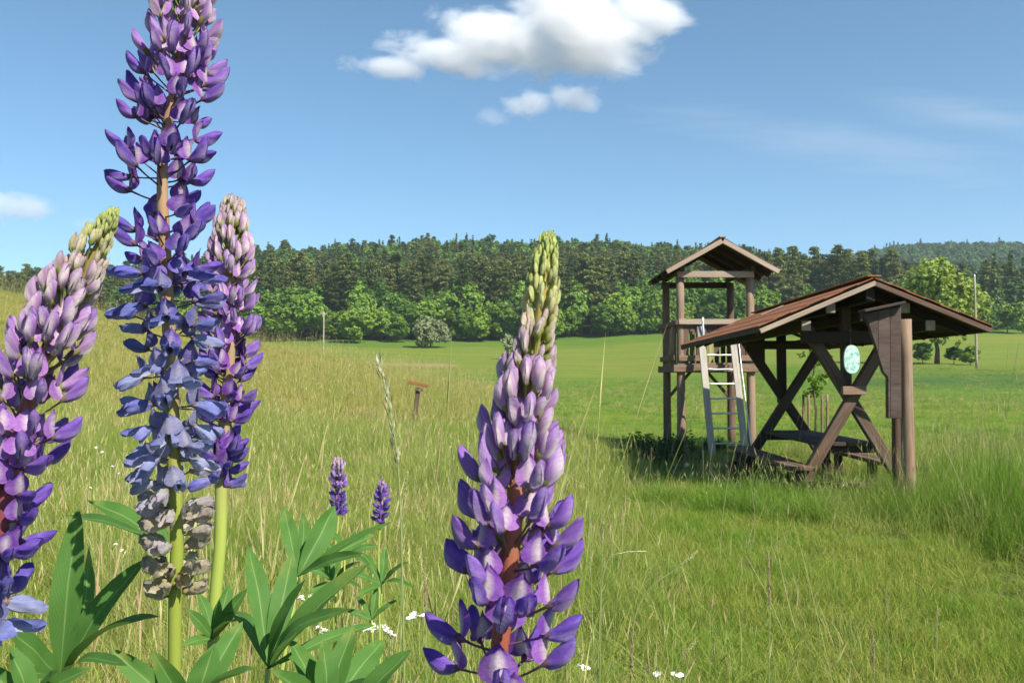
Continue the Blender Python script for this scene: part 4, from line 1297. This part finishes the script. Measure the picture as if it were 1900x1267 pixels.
def lupin(label, axis, d, knots, stem_mat, r_stem, seed, sizemul=1.0, ddepth=0.0, dense=1.0):
    """axis: photo pixels down the spike; knots: (py, half width px, stage)"""
    r = random.Random(seed)
    n_ax = 90
    ax = catmull([P(x, y, d + ddepth * i / len(axis)) for i, (x, y) in enumerate(axis)], n_ax)
    low = ax[-1]
    bx_, by_ = low.x + r.uniform(-.03, .03), low.y + 0.03
    base = Vector((bx_, by_, tz(bx_, by_)))
    t = thing('lupin', base, label, 'lupin')
    full = ax + [low.lerp(base, f) + (low - ax[-2]) * 4 * f * (1 - f) for f in (0.15, 0.35, 0.6, 0.8, 1.0)]
    rad = [r_stem * (0.32 + 0.68 * min(1, i / (n_ax * 0.5))) for i in range(n_ax)] + [r_stem * 1.05] * 5
    V, F, U = tube_np([p - base for p in full], rad, 10)
    # the colour gradient runs down the part of the stem in view
    U = np.minimum(1.0, U * (len(full) - 1) / (n_ax - 1))
    link('stem', mesh_np('stem', V, F, stem_mat, {'u': U}), t)
    ky = [k[0] for k in knots]
    cum = [0.0]
    for i in range(1, n_ax):
        cum.append(cum[-1] + (ax[i] - ax[i - 1]).length)
    pys = [np.interp(i / (n_ax - 1) * (len(axis) - 1), range(len(axis)), [a[1] for a in axis]) for i in range(n_ax)]
    pos, wh = 0.0015, 0
    while pos < cum[-1]:
        i = int(np.searchsorted(cum, pos))
        i = max(1, min(n_ax - 2, i))
        py = np.interp(pos, cum, pys)
        if py > ky[-1]:
            break
        hw = np.interp(py, ky, [k[1] for k in knots]) * d / 1600
        st0 = np.interp(py, ky, [k[2] for k in knots])
        C = ax[i]
        T = (ax[i - 1] - ax[i + 1]).normalized()      # towards the tip
        ref = Vector((0, 1, 0)) if abs(T.y) < 0.9 else Vector((1, 0, 0))
        A = T.cross(ref).normalized()
        B = T.cross(A)
        n = int(round(tab1(NUM, st0) * dense))
        el0 = R(tab1(ELEV, st0))
        fit = (hw - rad[i] * 0.8 - 0.0015 * math.cos(el0)) / (math.cos(el0) + 0.28 * math.sin(el0)) / (tab1(LEN, st0) * sizemul)
        fit = max(0.62, min(1.0, fit)) if st0 < 2.4 else 1.0
        sp = tab1(SPACE, st0) * sizemul * fit
        a0 = wh * 2.4 + r.uniform(-.2, .2)
        for k in range(n):
            if st0 > 2.8 and r.random() < 0.1:
                continue
            st = max(0, st0 + r.uniform(-0.16, 0.16) * (0.5 if st0 < 1 else 1.4))
            a = a0 + 2 * math.pi * k / n + r.uniform(-.25, .25) * (1.6 if st > 2.6 else 1.0)
            out_ = A * math.cos(a) + B * math.sin(a)
            el = R(tab1(ELEV, st) + r.uniform(-16, 16) * (1 if st > 1.6 else 0.4))
            L = tab1(LEN, st) * sizemul * fit * r.uniform(0.9, 1.1)
            rs = rad[i]
            ped = max(0.0015, (hw - rs * 0.8 - L * math.cos(el)) / max(0.35, math.cos(el)))
            ped = min(ped, 0.016) * r.uniform(0.85, 1.12)
            up = T.lerp(Vector((0, 0, 1)), 0.4).normalized()
            X = (out_ * math.cos(el) + up * math.sin(el)).normalized()
            Yv = up.cross(X).normalized()
            Zv = X.cross(Yv)
            roll = Matrix.Rotation(r.uniform(-.25, .25), 3, X)
            org = C + out_ * rs * 0.8 + X * ped + T * r.uniform(-.42, .42) * sp
            nm, ban = 'flower', None
            if st < 0.75: nm, lst, ln = 'bud', BUD, 0.0062
            elif st < 1.3: nm, lst, ln = 'bud', PBUD, 0.0098
            elif st < 2.35: lst, ln = CLOSED, 0.0145; ban = CLOSB if st > 1.8 else None
            elif st < 3.75: lst, ln = OPEN, 0.0175; ban = OPENB
            elif st < 4.75: lst, ln = WILT, 0.0165; ban = WILTB
            else:
                lst, ln = (POD, 0.0135) if (st > 5.3 and r.random() < 0.32) else (DRY, 0.0150)
                nm = 'seed_pod' if lst is POD else 'flower'
            o = link(nm, r.choice(lst), t)
            s = L / ln
            M3 = Matrix((roll @ X, roll @ Yv, roll @ Zv)).transposed() @ Matrix.Diagonal((s, s * r.uniform(.9, 1.15), s * r.uniform(.92, 1.1)))
            m4 = M3.to_4x4()
            m4.translation = org - base
            o.matrix_basis = m4
            v = r.uniform(0.84, 1.16)
            cw = lerp_tab(WINGC, st + r.uniform(-.12, .12)) * v
            if lst is POD:
                cw = np.array((0.34, 0.4, 0.2)) * v
            o.color = (*[min(.9, float(q)) for q in cw], 1.0 if 0.9 < st < 2.3 else (0.4 if st < 3.6 else (0.35 if st > 0.9 else 0.1)))
            if ban:
                b_ = link('banner', r.choice(ban), o)
                cb = lerp_tab(BANC, st + r.uniform(-.15, .15)) * r.uniform(.85, 1.15)
                b_.color = (*[min(.9, float(q)) for q in cb], 0.9 if st < 3.2 else 0.3)
            if st > 0.75:
                c_ = link('calyx', calyx_mesh(ped / s), o)
                c_.color = (*lerp_tab(CALC, st), 1)
        pos += sp * r.uniform(0.9, 1.1)
        wh += 1
    return t, base, full
ST1 = mat_stem('stem_tan_to_green', (0.42, 0.22, 0.17), (0.34, 0.22, 0.10), (0.24, 0.29, 0.045))
ST2 = mat_stem('stem_maroon', (0.30, 0.32, 0.06), (0.24, 0.07, 0.075), (0.2, 0.055, 0.06))
ST3 = mat_stem('stem_pale_green', (0.34, 0.2, 0.14), (0.34, 0.24, 0.12), (0.33, 0.4, 0.08))
ST4 = mat_stem('stem_russet', (0.36, 0.38, 0.06), (0.33, 0.16, 0.09), (0.30, 0.085, 0.05))
t1, b1, f1 = lupin('tallest lupin, purple above and fading to blue grey and brown below', [(352, -55), (347, 0), (330, 130), (302, 300), (308, 500), (318, 700), (322, 850), (328, 1000), (325, 1110), (323, 1290)], 0.46,
    [(-55, 10, 0.7), (-30, 26, 1.1), (0, 42, 1.4), (40, 58, 1.7), (90, 78, 2.1), (150, 95, 2.6), (220, 104, 3.0), (400, 104, 3.2), (480, 100, 3.55), (560, 102, 4.0), (720, 96, 4.2), (830, 84, 4.4), (900, 72, 4.8), (970, 66, 5.1), (1060, 60, 5.6), (1100, 50, 5.8)], ST1, 0.0036, 1, 0.95, 0.0, 1.0)
t2, b2_, f2 = lupin('lupin bending right with lime tip, lilac and violet flowers on a maroon stem', [(214, 395), (188, 446), (150, 520), (100, 620), (62, 720), (30, 830), (8, 930), (-8, 1050), (-16, 1180), (-20, 1300)], 0.36,
    [(395, 7, 0.0), (440, 19, 0.05), (480, 29, 0.4), (520, 38, 0.9), (570, 50, 1.4), (640, 66, 1.8), (710, 86, 2.15), (800, 106, 2.6), (900, 104, 3.0), (1040, 96, 3.35), (1100, 90, 3.9), (1180, 84, 4.3)], ST2, 0.0033, 2, 0.93, 0.0, 1.0)
t3, b3, f3 = lupin('slender lupin with pinkish tip and violet flowers on a pale green stem', [(436, 378), (428, 450), (424, 540), (428, 640), (420, 740), (412, 840), (410, 920), (408, 1010), (398, 1130), (392, 1290)], 0.60,
    [(378, 8, 0.9), (400, 20, 1.0), (450, 30, 1.3), (500, 42, 1.6), (550, 54, 2.0), (600, 60, 2.5), (680, 64, 2.9), (780, 62, 3.1), (860, 54, 3.4), (905, 46, 3.9)], ST3, 0.0043, 3)
t4, b4, f4 = lupin('lupin with long lime green tip, pink buds and violet open flowers', [(1020, 438), (1012, 505), (1000, 600), (985, 700), (968, 820), (955, 940), (945, 1050), (932, 1160), (921, 1260), (915, 1320)], 0.31,
    [(438, 6, 0.0), (480, 20, 0.0), (540, 30, 0.15), (600, 37, 0.5), (650, 38, 0.9), (700, 43, 1.25), (750, 52, 1.5), (800, 66, 1.7), (850, 82, 1.9), (920, 106, 2.15), (980, 126, 2.4), (1040, 143, 2.65), (1120, 152, 2.9), (1200, 155, 3.0), (1310, 155, 3.1)], ST4, 0.0033, 4, 1.0, 0.0, 1.05)
t5, b5, f5 = lupin('small distant lupin with pink tip in the meadow grass', [(627, 858), (628, 890), (628, 930), (627, 970), (622, 1010)], 2.0,
    [(858, 5, 1.0), (875, 13, 1.6), (895, 19, 2.6), (940, 19, 3.2), (962, 13, 3.6)], ST3, 0.0028, 5, 1.25)
t6, b6, f6 = lupin('small dark violet lupin tucked behind a long leaf', [(709, 903), (708, 930), (706, 960), (704, 990), (702, 1030)], 2.05,
    [(903, 6, 1.8), (915, 14, 2.6), (935, 19, 3.2), (970, 17, 3.4), (978, 12, 3.6)], ST3, 0.0028, 6, 1.25)

# ------------------------------------------------------------------ lupin leaves
def leaflet_np(A, B, wd, nrm, fold=0.35, arch=0.08, seed=0, nu=13, ns=7):
    rr = random.Random(seed)
    A, B = Vector(A), Vector(B)
    ax = B - A
    L = ax.length
    x = ax.normalized()
    y = Vector(nrm).cross(x).normalized()
    z = x.cross(y)
    tw = rr.uniform(-.35, .35)
    V, U, Sx = [], [], []
    for i in range(nu):
        u = i / (nu - 1)
        wv = wd * 0.5 * (math.sin(math.pi * min(1, u ** 1.12)) ** 0.75 * 0.97 + 0.03 * (1 - u))
        c = A + x * (L * u) + z * (arch * L * math.sin(math.pi * u) - 0.05 * L * u * u)
        th = tw * (u - 0.3)
        yy = y * math.cos(th) + z * math.sin(th)
        zz = z * math.cos(th) - y * math.sin(th)
        for j in range(ns):
            s = -1 + 2 * j / (ns - 1)
            V.append(tuple(c + yy * (s * wv) + zz * (fold * abs(s) * wv + 0.04 * wd * math.sin(u * 14 + s * 2))))
            U.append(u)
            Sx.append(abs(s))
    return np.array(V), grid_faces(nu, ns)[:, ::-1], U, Sx
leaf_i = 0
def leaf(plant, base, hub, dh, tips, stem_from, lbl=None):
    """palmate leaf: petiole from the stem to the hub, leaflets from the hub"""
    global leaf_i
    H = P(hub[0], hub[1], dh)
    s0 = Vector(stem_from)
    pts = catmull([s0, s0.lerp(H, 0.5) + Vector((0, 0, -0.02)), H], 10)
    V, F, U = tube_np([p - base for p in pts], [0.0021 - 0.0006 * i / 9 for i in range(10)], 8)
    lo = link('leaf', mesh_np('petiole', V, F, ST3, {'u': np.full(len(U), 0.9)}), plant)
    for (tx, ty, td, wpx) in tips:
        leaf_i += 1
        rr = random.Random(leaf_i)
        T = P(tx, ty, td)
        wd = 0.86 * wpx * (dh + td) * 0.5 / 1600
        mid = (H + T) / 2
        nrm = (CAM - mid).normalized() * 0.75 + Vector((0.25, 0, 0.75)) + Vector((rr.uniform(-.5, .5), rr.uniform(-.3, .3), rr.uniform(-.2, .2)))
        V, F, U, Sx = leaflet_np(H - base, T - base, wd, nrm, rr.uniform(.15, .5), rr.uniform(.02, .1), leaf_i)
        link('leaflet', mesh_np('leaflet', V, F, M_LEAF, {'u': U, 's': Sx}), lo)
def stem_at(full, z):
    return min(full, key=lambda p: abs(p.z - z))
leaf(t2, b2_, (112, 1262), 0.50, [(143, 943, .50, 66), (172, 1012, .54, 40), (262, 1035, .50, 60), (16, 1158, .46, 52), (288, 1128, .46, 50), (40, 1240, .44, 40), (225, 1215, .42, 44)], f2[-3])
leaf(t1, b1, (315, 1012), 0.60, [(163, 920, .62, 46), (112, 940, .70, 30), (250, 940, .70, 26)], f1[-5])
leaf(t3, b3, (497, 1240), 0.52, [(462, 1005, .56, 48), (545, 1018, .56, 52), (556, 1076, .50, 40), (676, 1040, .52, 62), (640, 1120, .47, 44), (700, 1150, .58, 30), (420, 1120, .6, 40)], f3[-3])
leaf(t3, b3, (552, 1070), 0.64, [(526, 935, .68, 36), (566, 942, .72, 26), (624, 935, .68, 52), (722, 962, .64, 24), (668, 1020, .60, 30), (600, 975, .74, 34), (700, 985, .7, 22)], f3[-4])
leaf(t3, b3, (395, 1185), 0.585, [(368, 1095, .60, 26), (428, 1080, .60, 32), (455, 1092, .58, 30), (350, 1130, .57, 28), (338, 1195, .56, 26), (446, 1140, .54, 30)], f3[-5])
leaf(t1, b1, (350, 1335), 0.47, [(204, 1200, .47, 48), (285, 1208, .44, 50), (398, 1196, .47, 66), (450, 1150, .50, 54), (240, 1280, .42, 50), (470, 1230, .45, 50)], f1[-3])
leaf(t3, b3, (600, 1335), 0.50, [(538, 1180, .52, 48), (602, 1185, .50, 58), (655, 1158, .52, 52), (716, 1180, .56, 54), (510, 1240, .46, 50), (690, 1255, .44, 48)], f3[-2])
leaf(t4, b4, (655, 1345), 0.44, [(757, 1203, .44, 64), (712, 1262, .40, 50), (800, 1290, .42, 44)], f4[-2])
leaf(t1, b1, (60, 1330), 0.42, [(20, 1195, .42, 54), (100, 1240, .40, 50), (160, 1235, .40, 48), (-30, 1230, .42, 50), (190, 1300, .38, 44)], f1[-2])
leaf(t5, b5, (640, 1030), 1.9, [(560, 985, 1.9, 16), (600, 975, 2.0, 16), (660, 985, 1.9, 16), (700, 1010, 1.9, 15), (690, 1050, 1.8, 15), (590, 1040, 1.8, 15)], f5[-3])

leaf(t5, b5, (618, 1080), 1.95, [(560, 1050, 1.9, 18), (585, 1015, 2.0, 18), (625, 1010, 2.0, 18), (665, 1040, 1.9, 18), (670, 1085, 1.85, 16), (570, 1100, 1.85, 16)], f5[-3])
leaf(t6, b6, (708, 1085), 1.95, [(650, 1060, 1.9, 18), (672, 1020, 2.0, 18), (715, 1010, 2.0, 18), (752, 1040, 1.9, 18), (765, 1085, 1.85, 16), (660, 1105, 1.85, 16)], f6[-3])
leaf(t6, b6, (690, 1150), 1.9, [(640, 1130, 1.9, 16), (655, 1100, 1.95, 16), (700, 1085, 1.95, 16), (738, 1110, 1.9, 16)], f6[-2])
# ------------------------------------------------------------------ single grass stalks
def stalk(label, pts, d, head_px, kind, mt, seed):
    r = random.Random(seed)
    ax = catmull([P(x, y, d) for x, y in pts], 28)
    low = ax[-1]
    base = Vector((low.x, low.y + 0.02, tz(low.x, low.y + 0.02)))
    full = ax + [low.lerp(base, f) for f in (0.3, 0.7, 1.0)]
    t = thing('grass_stalk', base, label, 'grass stalk', 'single seeding grass stalks')
    V, F, U = tube_np([p - base for p in full], [0.0006 + 0.0006 * i / len(full) for i in range(len(full))], 6)
    link('stem', mesh_np('stem', V, F, M_GSTEM), t)
    L = head_px * d / 1600
    run = 0.0
    Vs, Fs = [], []
    for i in range(1, len(ax)):
        seg = (ax[i] - ax[i - 1])
        n = max(1, int(seg.length / (0.0016 if kind == 'spike' else 0.005)))
        for k in range(n):
            run += seg.length / n
            if run > L:
                break
            c = ax[i - 1].lerp(ax[i], k / n)
            tdir = -seg.normalized()
            for q in range(3 if kind == 'spike' else 2):
                a = r.uniform(0, 6.28)
                o_ = Vector((math.cos(a), math.sin(a), 0))
                o_ = (o_ - tdir * o_.dot(tdir)).normalized()
                prof = math.sin(math.pi * min(1, 0.12 + 0.8 * run / L)) ** 0.6
                ln = (0.0055 if kind == 'spike' else 0.013) * r.uniform(.7, 1.2)
                off = (0.0012 if kind == 'spike' else r.uniform(.001, .004)) * prof
                dr = (tdir + o_ * (0.35 if kind == 'spike' else 0.25)).normalized()
                sd_ = dr.cross(o_).normalized() * (0.0011 if kind == 'spike' else 0.0018)
                p0 = c + o_ * off - base
                j = len(Vs)
                Vs += [p0, p0 + dr * ln * .45 + sd_, p0 + dr * ln, p0 + dr * ln * .45 - sd_, p0 + dr * ln * .45 + o_ * 0.001]
                Fs += [(j, j + 1, j + 4), (j + 1, j + 2, j + 4), (j + 2, j + 3, j + 4), (j + 3, j, j + 4)]
        if run > L:
            break
    link('seed_head', mesh_np('seed_head', np.array([tuple(v) for v in Vs]), Fs, mt, None, False), t)
stalk('tall grey green grass stalk with loose seeds right of the small lupins', [(703, 675), (715, 720), (727, 780), (738, 860), (744, 980), (748, 1150), (750, 1280)], 0.95, 205, 'loose', M_SEEDG, 1)
stalk('upright pink tinged grass spike standing on the mown path', [(1425, 1026), (1427, 1080), (1428, 1150), (1426, 1290)], 1.7, 100, 'spike', M_STRAWP, 2)
stalk('long pale grass stalk arching to the right over the path', [(1292, 1024), (1255, 1055), (1212, 1085), (1182, 1130), (1172, 1200), (1170, 1290)], 1.5, 42, 'spike', M_STRAW, 3)
stalk('pale grass stalk whose head nods flat to the right', [(1195, 1022), (1160, 1024), (1130, 1036), (1117, 1080), (1112, 1170), (1108, 1290)], 1.4, 52, 'spike', M_STRAW, 4)
stalk('straw coloured spike beside the violet flowers of the lime tipped lupin', [(1092, 828), (1090, 880), (1094, 980), (1098, 1120), (1104, 1290)], 1.9, 60, 'spike', M_STRAW, 5)
stalk('thin spike low in the grass right of the lime tipped lupin', [(1173, 1180), (1172, 1230), (1170, 1300)], 1.35, 85, 'spike', M_STRAWP, 6)
stalk('reddish straw spike in the dry patch of the mown path', [(1616, 1158), (1620, 1210), (1622, 1290)], 1.7, 90, 'spike', M_STRAWP, 7)
stalk('slim straw spike between the small lupins and the lime tipped lupin', [(756, 878), (750, 930), (746, 1000), (744, 1100), (742, 1290)], 1.7, 70, 'spike', M_STRAW, 8)
stalk('faint straw spike right of the reddish one on the path', [(1740, 1130), (1737, 1180), (1735, 1290)], 2.1, 60, 'spike', M_STRAW, 9)
stalk('short straw spike leaning in front of the meadow grass', [(786, 1060), (790, 1110), (792, 1290)], 1.5, 75, 'spike', M_STRAWP, 10)
stalk('bent straw spike low right of the lime tipped lupin', [(1290, 1190), (1262, 1225), (1240, 1290)], 1.4, 40, 'spike', M_STRAW, 11)
stalk('tall faint spike left of the pink tinged one', [(1119, 958), (1117, 1010), (1116, 1100), (1112, 1290)], 1.8, 55, 'spike', M_STRAW, 12)
stalk('straw stalk at the edge of the tall grass by the path', [(1642, 1095), (1646, 1140), (1650, 1290)], 2.2, 55, 'spike', M_STRAW, 13)

# ------------------------------------------------------------------ small white flowers
Vp, Fp = [], []
for k in range(6):
    a = k * math.pi / 3
    o_ = len(Vp)
    for (rr_, w_, z_) in ((0.0, 0.15, 0.0), (0.5, 0.36, 0.18), (1.0, 0.22, 0.1)):
        for sg in (-1, 1):
            Vp.append((math.cos(a) * rr_ - math.sin(a) * w_ * sg, math.sin(a) * rr_ + math.cos(a) * w_ * sg, z_))
    Fp += [(o_, o_ + 1, o_ + 3, o_ + 2), (o_ + 2, o_ + 3, o_ + 5, o_ + 4)]
PET = mesh_np('petals', np.array(Vp) * 0.012, Fp, M_WHITE)
V, F, U = tube_np([(0, 0, -0.002), (0, 0, 0.002), (0, 0, 0.004)], [0.004, 0.0045, 0.001], 8)
DISC = mesh_np('disc', V, F, M_YELLOW)
def white_flower(px, py, d, s, label, grp, zup=None):
    p_ = P(px, py, d)
    b = Vector((p_.x + random.uniform(-.02, .02), p_.y + random.uniform(0, .03), tz(p_.x, p_.y)))
    t = thing('white_flower', b, label, 'flower', grp)
    V, F, U = tube_np([(0, 0, -0.02), (p_ - b) * 0.5 + Vector((0.004, 0, 0.0)), p_ - b], [0.0016, 0.0013, 0.001], 5)
    link('stem', mesh_np('stem', V, F, M_GSTEM), t)
    for k in range(3):
        q = link('petals', PET, t)
        q.location = p_ - b + Vector((random.uniform(-.014, .014), random.uniform(-.014, .014), random.uniform(-.006, .006))) * (k > 0) * s
        q.rotation_euler = (random.uniform(.2, .9), random.uniform(-.3, .3), random.uniform(0, 6))
        q.scale = (s, s, s)
    q = link('disc', DISC, t)
    q.location = p_ - b
    q.scale = (s, s, s)
random.seed(12)
for px, py in ((590, 1165), (602, 1169), (648, 1166), (663, 1163), (680, 1162), (694, 1160), (705, 1162), (716, 1166), (724, 1174), (728, 1180), (560, 1110), (578, 1106), (543, 1168), (622, 1167), (765, 1142), (778, 1143), (790, 1141), (672, 1166), (700, 1168)):
    white_flower(px, py, 3.1 + random.uniform(-.05, .05), 1.0, 'small white flower in the row low behind the lupin leaves', 'white flowers behind the leaves')
for px, py in ((1197, 1240), (1218, 1248), (1224, 1251), (1250, 1250), (1262, 1254), (1075, 1235), (1085, 1240), (760, 1262)):
    white_flower(px, py, 3.3 + random.uniform(-.05, .05), 1.0, 'small white flower in the short grass beside the path', 'white flowers beside the path')
for px, py in ((215, 1008), (180, 830), (190, 838), (205, 865), (218, 878), (252, 905), (168, 905), (240, 845), (226, 1020)):
    white_flower(px, py, 4.4 + random.uniform(-.4, .4), 0.6, 'tiny white flower in the meadow grass beside the bending lupin', 'white flowers in the meadow')
# dandelion clocks by the tower
def clock(px, py, d, label):
    p_ = P(px, py, d)
    b = Vector((p_.x, p_.y + 0.02, tz(p_.x, p_.y)))
    t = thing('dandelion_clock', b, label, 'flower')
    V, F, U = tube_np([(0, 0, -.02), (p_ - b) * .5 + Vector((.01, 0, 0)), p_ - b], [.004, .003, .003], 6)
    link('stem', mesh_np('stem', V, F, M_GSTEM), t)
    r = np.random.default_rng(int(px))
    dn = r.normal(size=(260, 3))
    dn /= np.linalg.norm(dn, axis=1, keepdims=True)
    V, F = quads(dn * 0.028, dn, 0.006, r, 1.0)
    o = link('seed_ball', mesh_np('seed_ball', V, F, M_WHITE, None, False), t)
    o.location = p_ - b
clock(1275, 862, 12.6, 'white dandelion seed ball beside the tower post')
clock(1283, 884, 12.2, 'lower white dandelion seed ball in front of the weeds')

# ================================================================== CLOUDS
def cloud(name, label, d, blobs, dens, nscale, amp=1.5, thr=0.12, soft=0.35, step=0.2, stretch=1.0, seed=0):
    """blobs: (px, py, rx, ry, tilt deg); droplets thin out raggedly away from each blob's core"""
    c0 = P(sum(p[0] for p in blobs) / len(blobs), sum(p[1] for p in blobs) / len(blobs), d)
    k = d / 1600
    x0 = min(p[0] - p[2] * 1.25 for p in blobs); x1 = max(p[0] + p[2] * 1.25 for p in blobs)
    y0 = min(p[1] - p[3] * 1.3 for p in blobs); y1 = max(p[1] + p[3] * 1.3 for p in blobs)
    dep = max(p[3] for p in blobs) * 1.3 * k
    A, B = P(x0, y1, d) - c0, P(x1, y0, d) - c0
    bm = bmesh.new()
    bmesh.ops.create_icosphere(bm, subdivisions=3, radius=1.0)
    for v in bm.verts:                      # rounded block that encloses the droplets
        q = v.co / max(abs(v.co.x), abs(v.co.y), abs(v.co.z))
        q = q.lerp(v.co, 0.25)
        v.co = ((A.x + B.x) / 2 + q.x * (B.x - A.x) / 2, q.y * dep, (A.z + B.z) / 2 + q.z * (B.z - A.z) / 2)
    me = bpy.data.meshes.new(name)
    bm.to_mesh(me)
    bm.free()
    o = link(name, me)
    o.location = c0
    m, nt, out = nmat(name + '_droplets')
    tc = nd(nt, 'TexCoord').outputs['Object']
    best = None
    for (px, py, rx, ry, tilt) in blobs:
        c = P(px, py, d) - c0
        v = nd(nt, 'VectorMath', {0: tc, 1: tuple(c)}, operation='SUBTRACT').outputs[0]
        v = nd(nt, 'VectorRotate', {0: v, 'Axis': (0, 1, 0), 'Angle': R(tilt)}, rotation_type='AXIS_ANGLE').outputs[0]
        v = nd(nt, 'VectorMath', {0: v, 1: (1 / (rx * k), 1 / (ry * k), 1 / (ry * k))}, operation='MULTIPLY').outputs[0]
        e = math_(nt, 'SUBTRACT', 1.0, nd(nt, 'VectorMath', {0: v}, operation='LENGTH').outputs['Value'])
        best = e if best is None else nd(nt, 'Math', {0: best, 1: e, 2: 0.12}, operation='SMOOTH_MAX').outputs[0]
    pn = nd(nt, 'Mapping', {0: tc, 'Location': (seed * 913.0, seed * 71.0, 0), 'Scale': (1 / stretch, 1, 1)}).outputs[0]
    f = nd(nt, 'TexNoise', {'Vector': pn, 'Scale': 1 / (nscale * k), 'Detail': 9.0, 'Roughness': 0.66, 'Distortion': 0.35}).outputs[0]
    g = math_(nt, 'ADD', best, math_(nt, 'MULTIPLY', math_(nt, 'SUBTRACT', f, 0.5), amp))
    dn = nd(nt, 'MapRange', {0: g, 1: thr, 2: thr + soft, 3: 0.0, 4: dens}).outputs[0]
    v = nd(nt, 'VolumePrincipled', {'Density': dn, 'Color': (1, 1, 1, 1), 'Anisotropy': 0.1})
    nt.links.new(v.outputs[0], out.inputs['Volume'])
    m.cycles.volume_step_rate = step
    me.materials.append(m)
    return tag(o, label, 'cloud')
cloud('cloud', 'large white fair weather cloud high in the blue sky', 1700, [(725, 126, 95, 28, -6), (820, 106, 130, 44, -12), (940, 80, 155, 64, -14), (1080, 52, 165, 86, -14), (1200, 30, 100, 50, -10), (1090, 108, 95, 42, -4), (1060, 0, 115, 62, -14)], 0.034, 48, 1.8, 0.12, 0.36, 0.14, 1.7, 1)
cloud('cloud', 'small ragged white cloud just below the large cloud', 1700, [(985, 193, 62, 34, 4), (1065, 184, 68, 34, -8)], 0.024, 34, 1.7, 0.18, 0.4, 0.2, 1.3, 2)
cloud('cloud', 'faint wisp of cloud left of the small ragged cloud', 1700, [(915, 220, 44, 24, -12)], 0.010, 28, 1.7, 0.2, 0.4, 0.3, 1.3, 3)
cloud('cloud', 'low pale cloud above the left end of the wood', 2300, [(-40, 384, 120, 42, 2), (50, 388, 70, 34, 4)], 0.016, 34, 1.5, 0.16, 0.4, 0.25, 1.4, 4)
cloud('cloud', 'tiny pale cloud behind the bending lupin', 2300, [(170, 417, 46, 17, 0)], 0.008, 22, 1.5, 0.16, 0.4, 0.35, 1.4, 5)
cloud('cloud', 'very thin veil of high cloud low over the far hill', 2600, [(1560, 268, 480, 62, -9), (1800, 215, 300, 50, -9)], 0.0026, 34, 2.2, 0.2, 1.0, 0.4, 8.0, 6)
# ================================================================== AIR
bm = bmesh.new()
bmesh.ops.create_cube(bm, size=1)
bmesh.ops.scale(bm, vec=(2900, 1520, 320), verts=bm.verts)
bmesh.ops.translate(bm, vec=(0, 690, 75), verts=bm.verts)
me = bpy.data.meshes.new('haze')
bm.to_mesh(me)
bm.free()
m, nt, out = nmat('thin_air')
v = nd(nt, 'VolumePrincipled', {'Density': 0.00019, 'Color': (0.72, 0.85, 1.0, 1), 'Anisotropy': 0.2})
nt.links.new(v.outputs[0], out.inputs['Volume'])
me.materials.append(m)
tag(link('haze', me), 'thin bluish summer haze over the whole valley', 'haze', None, 'stuff')
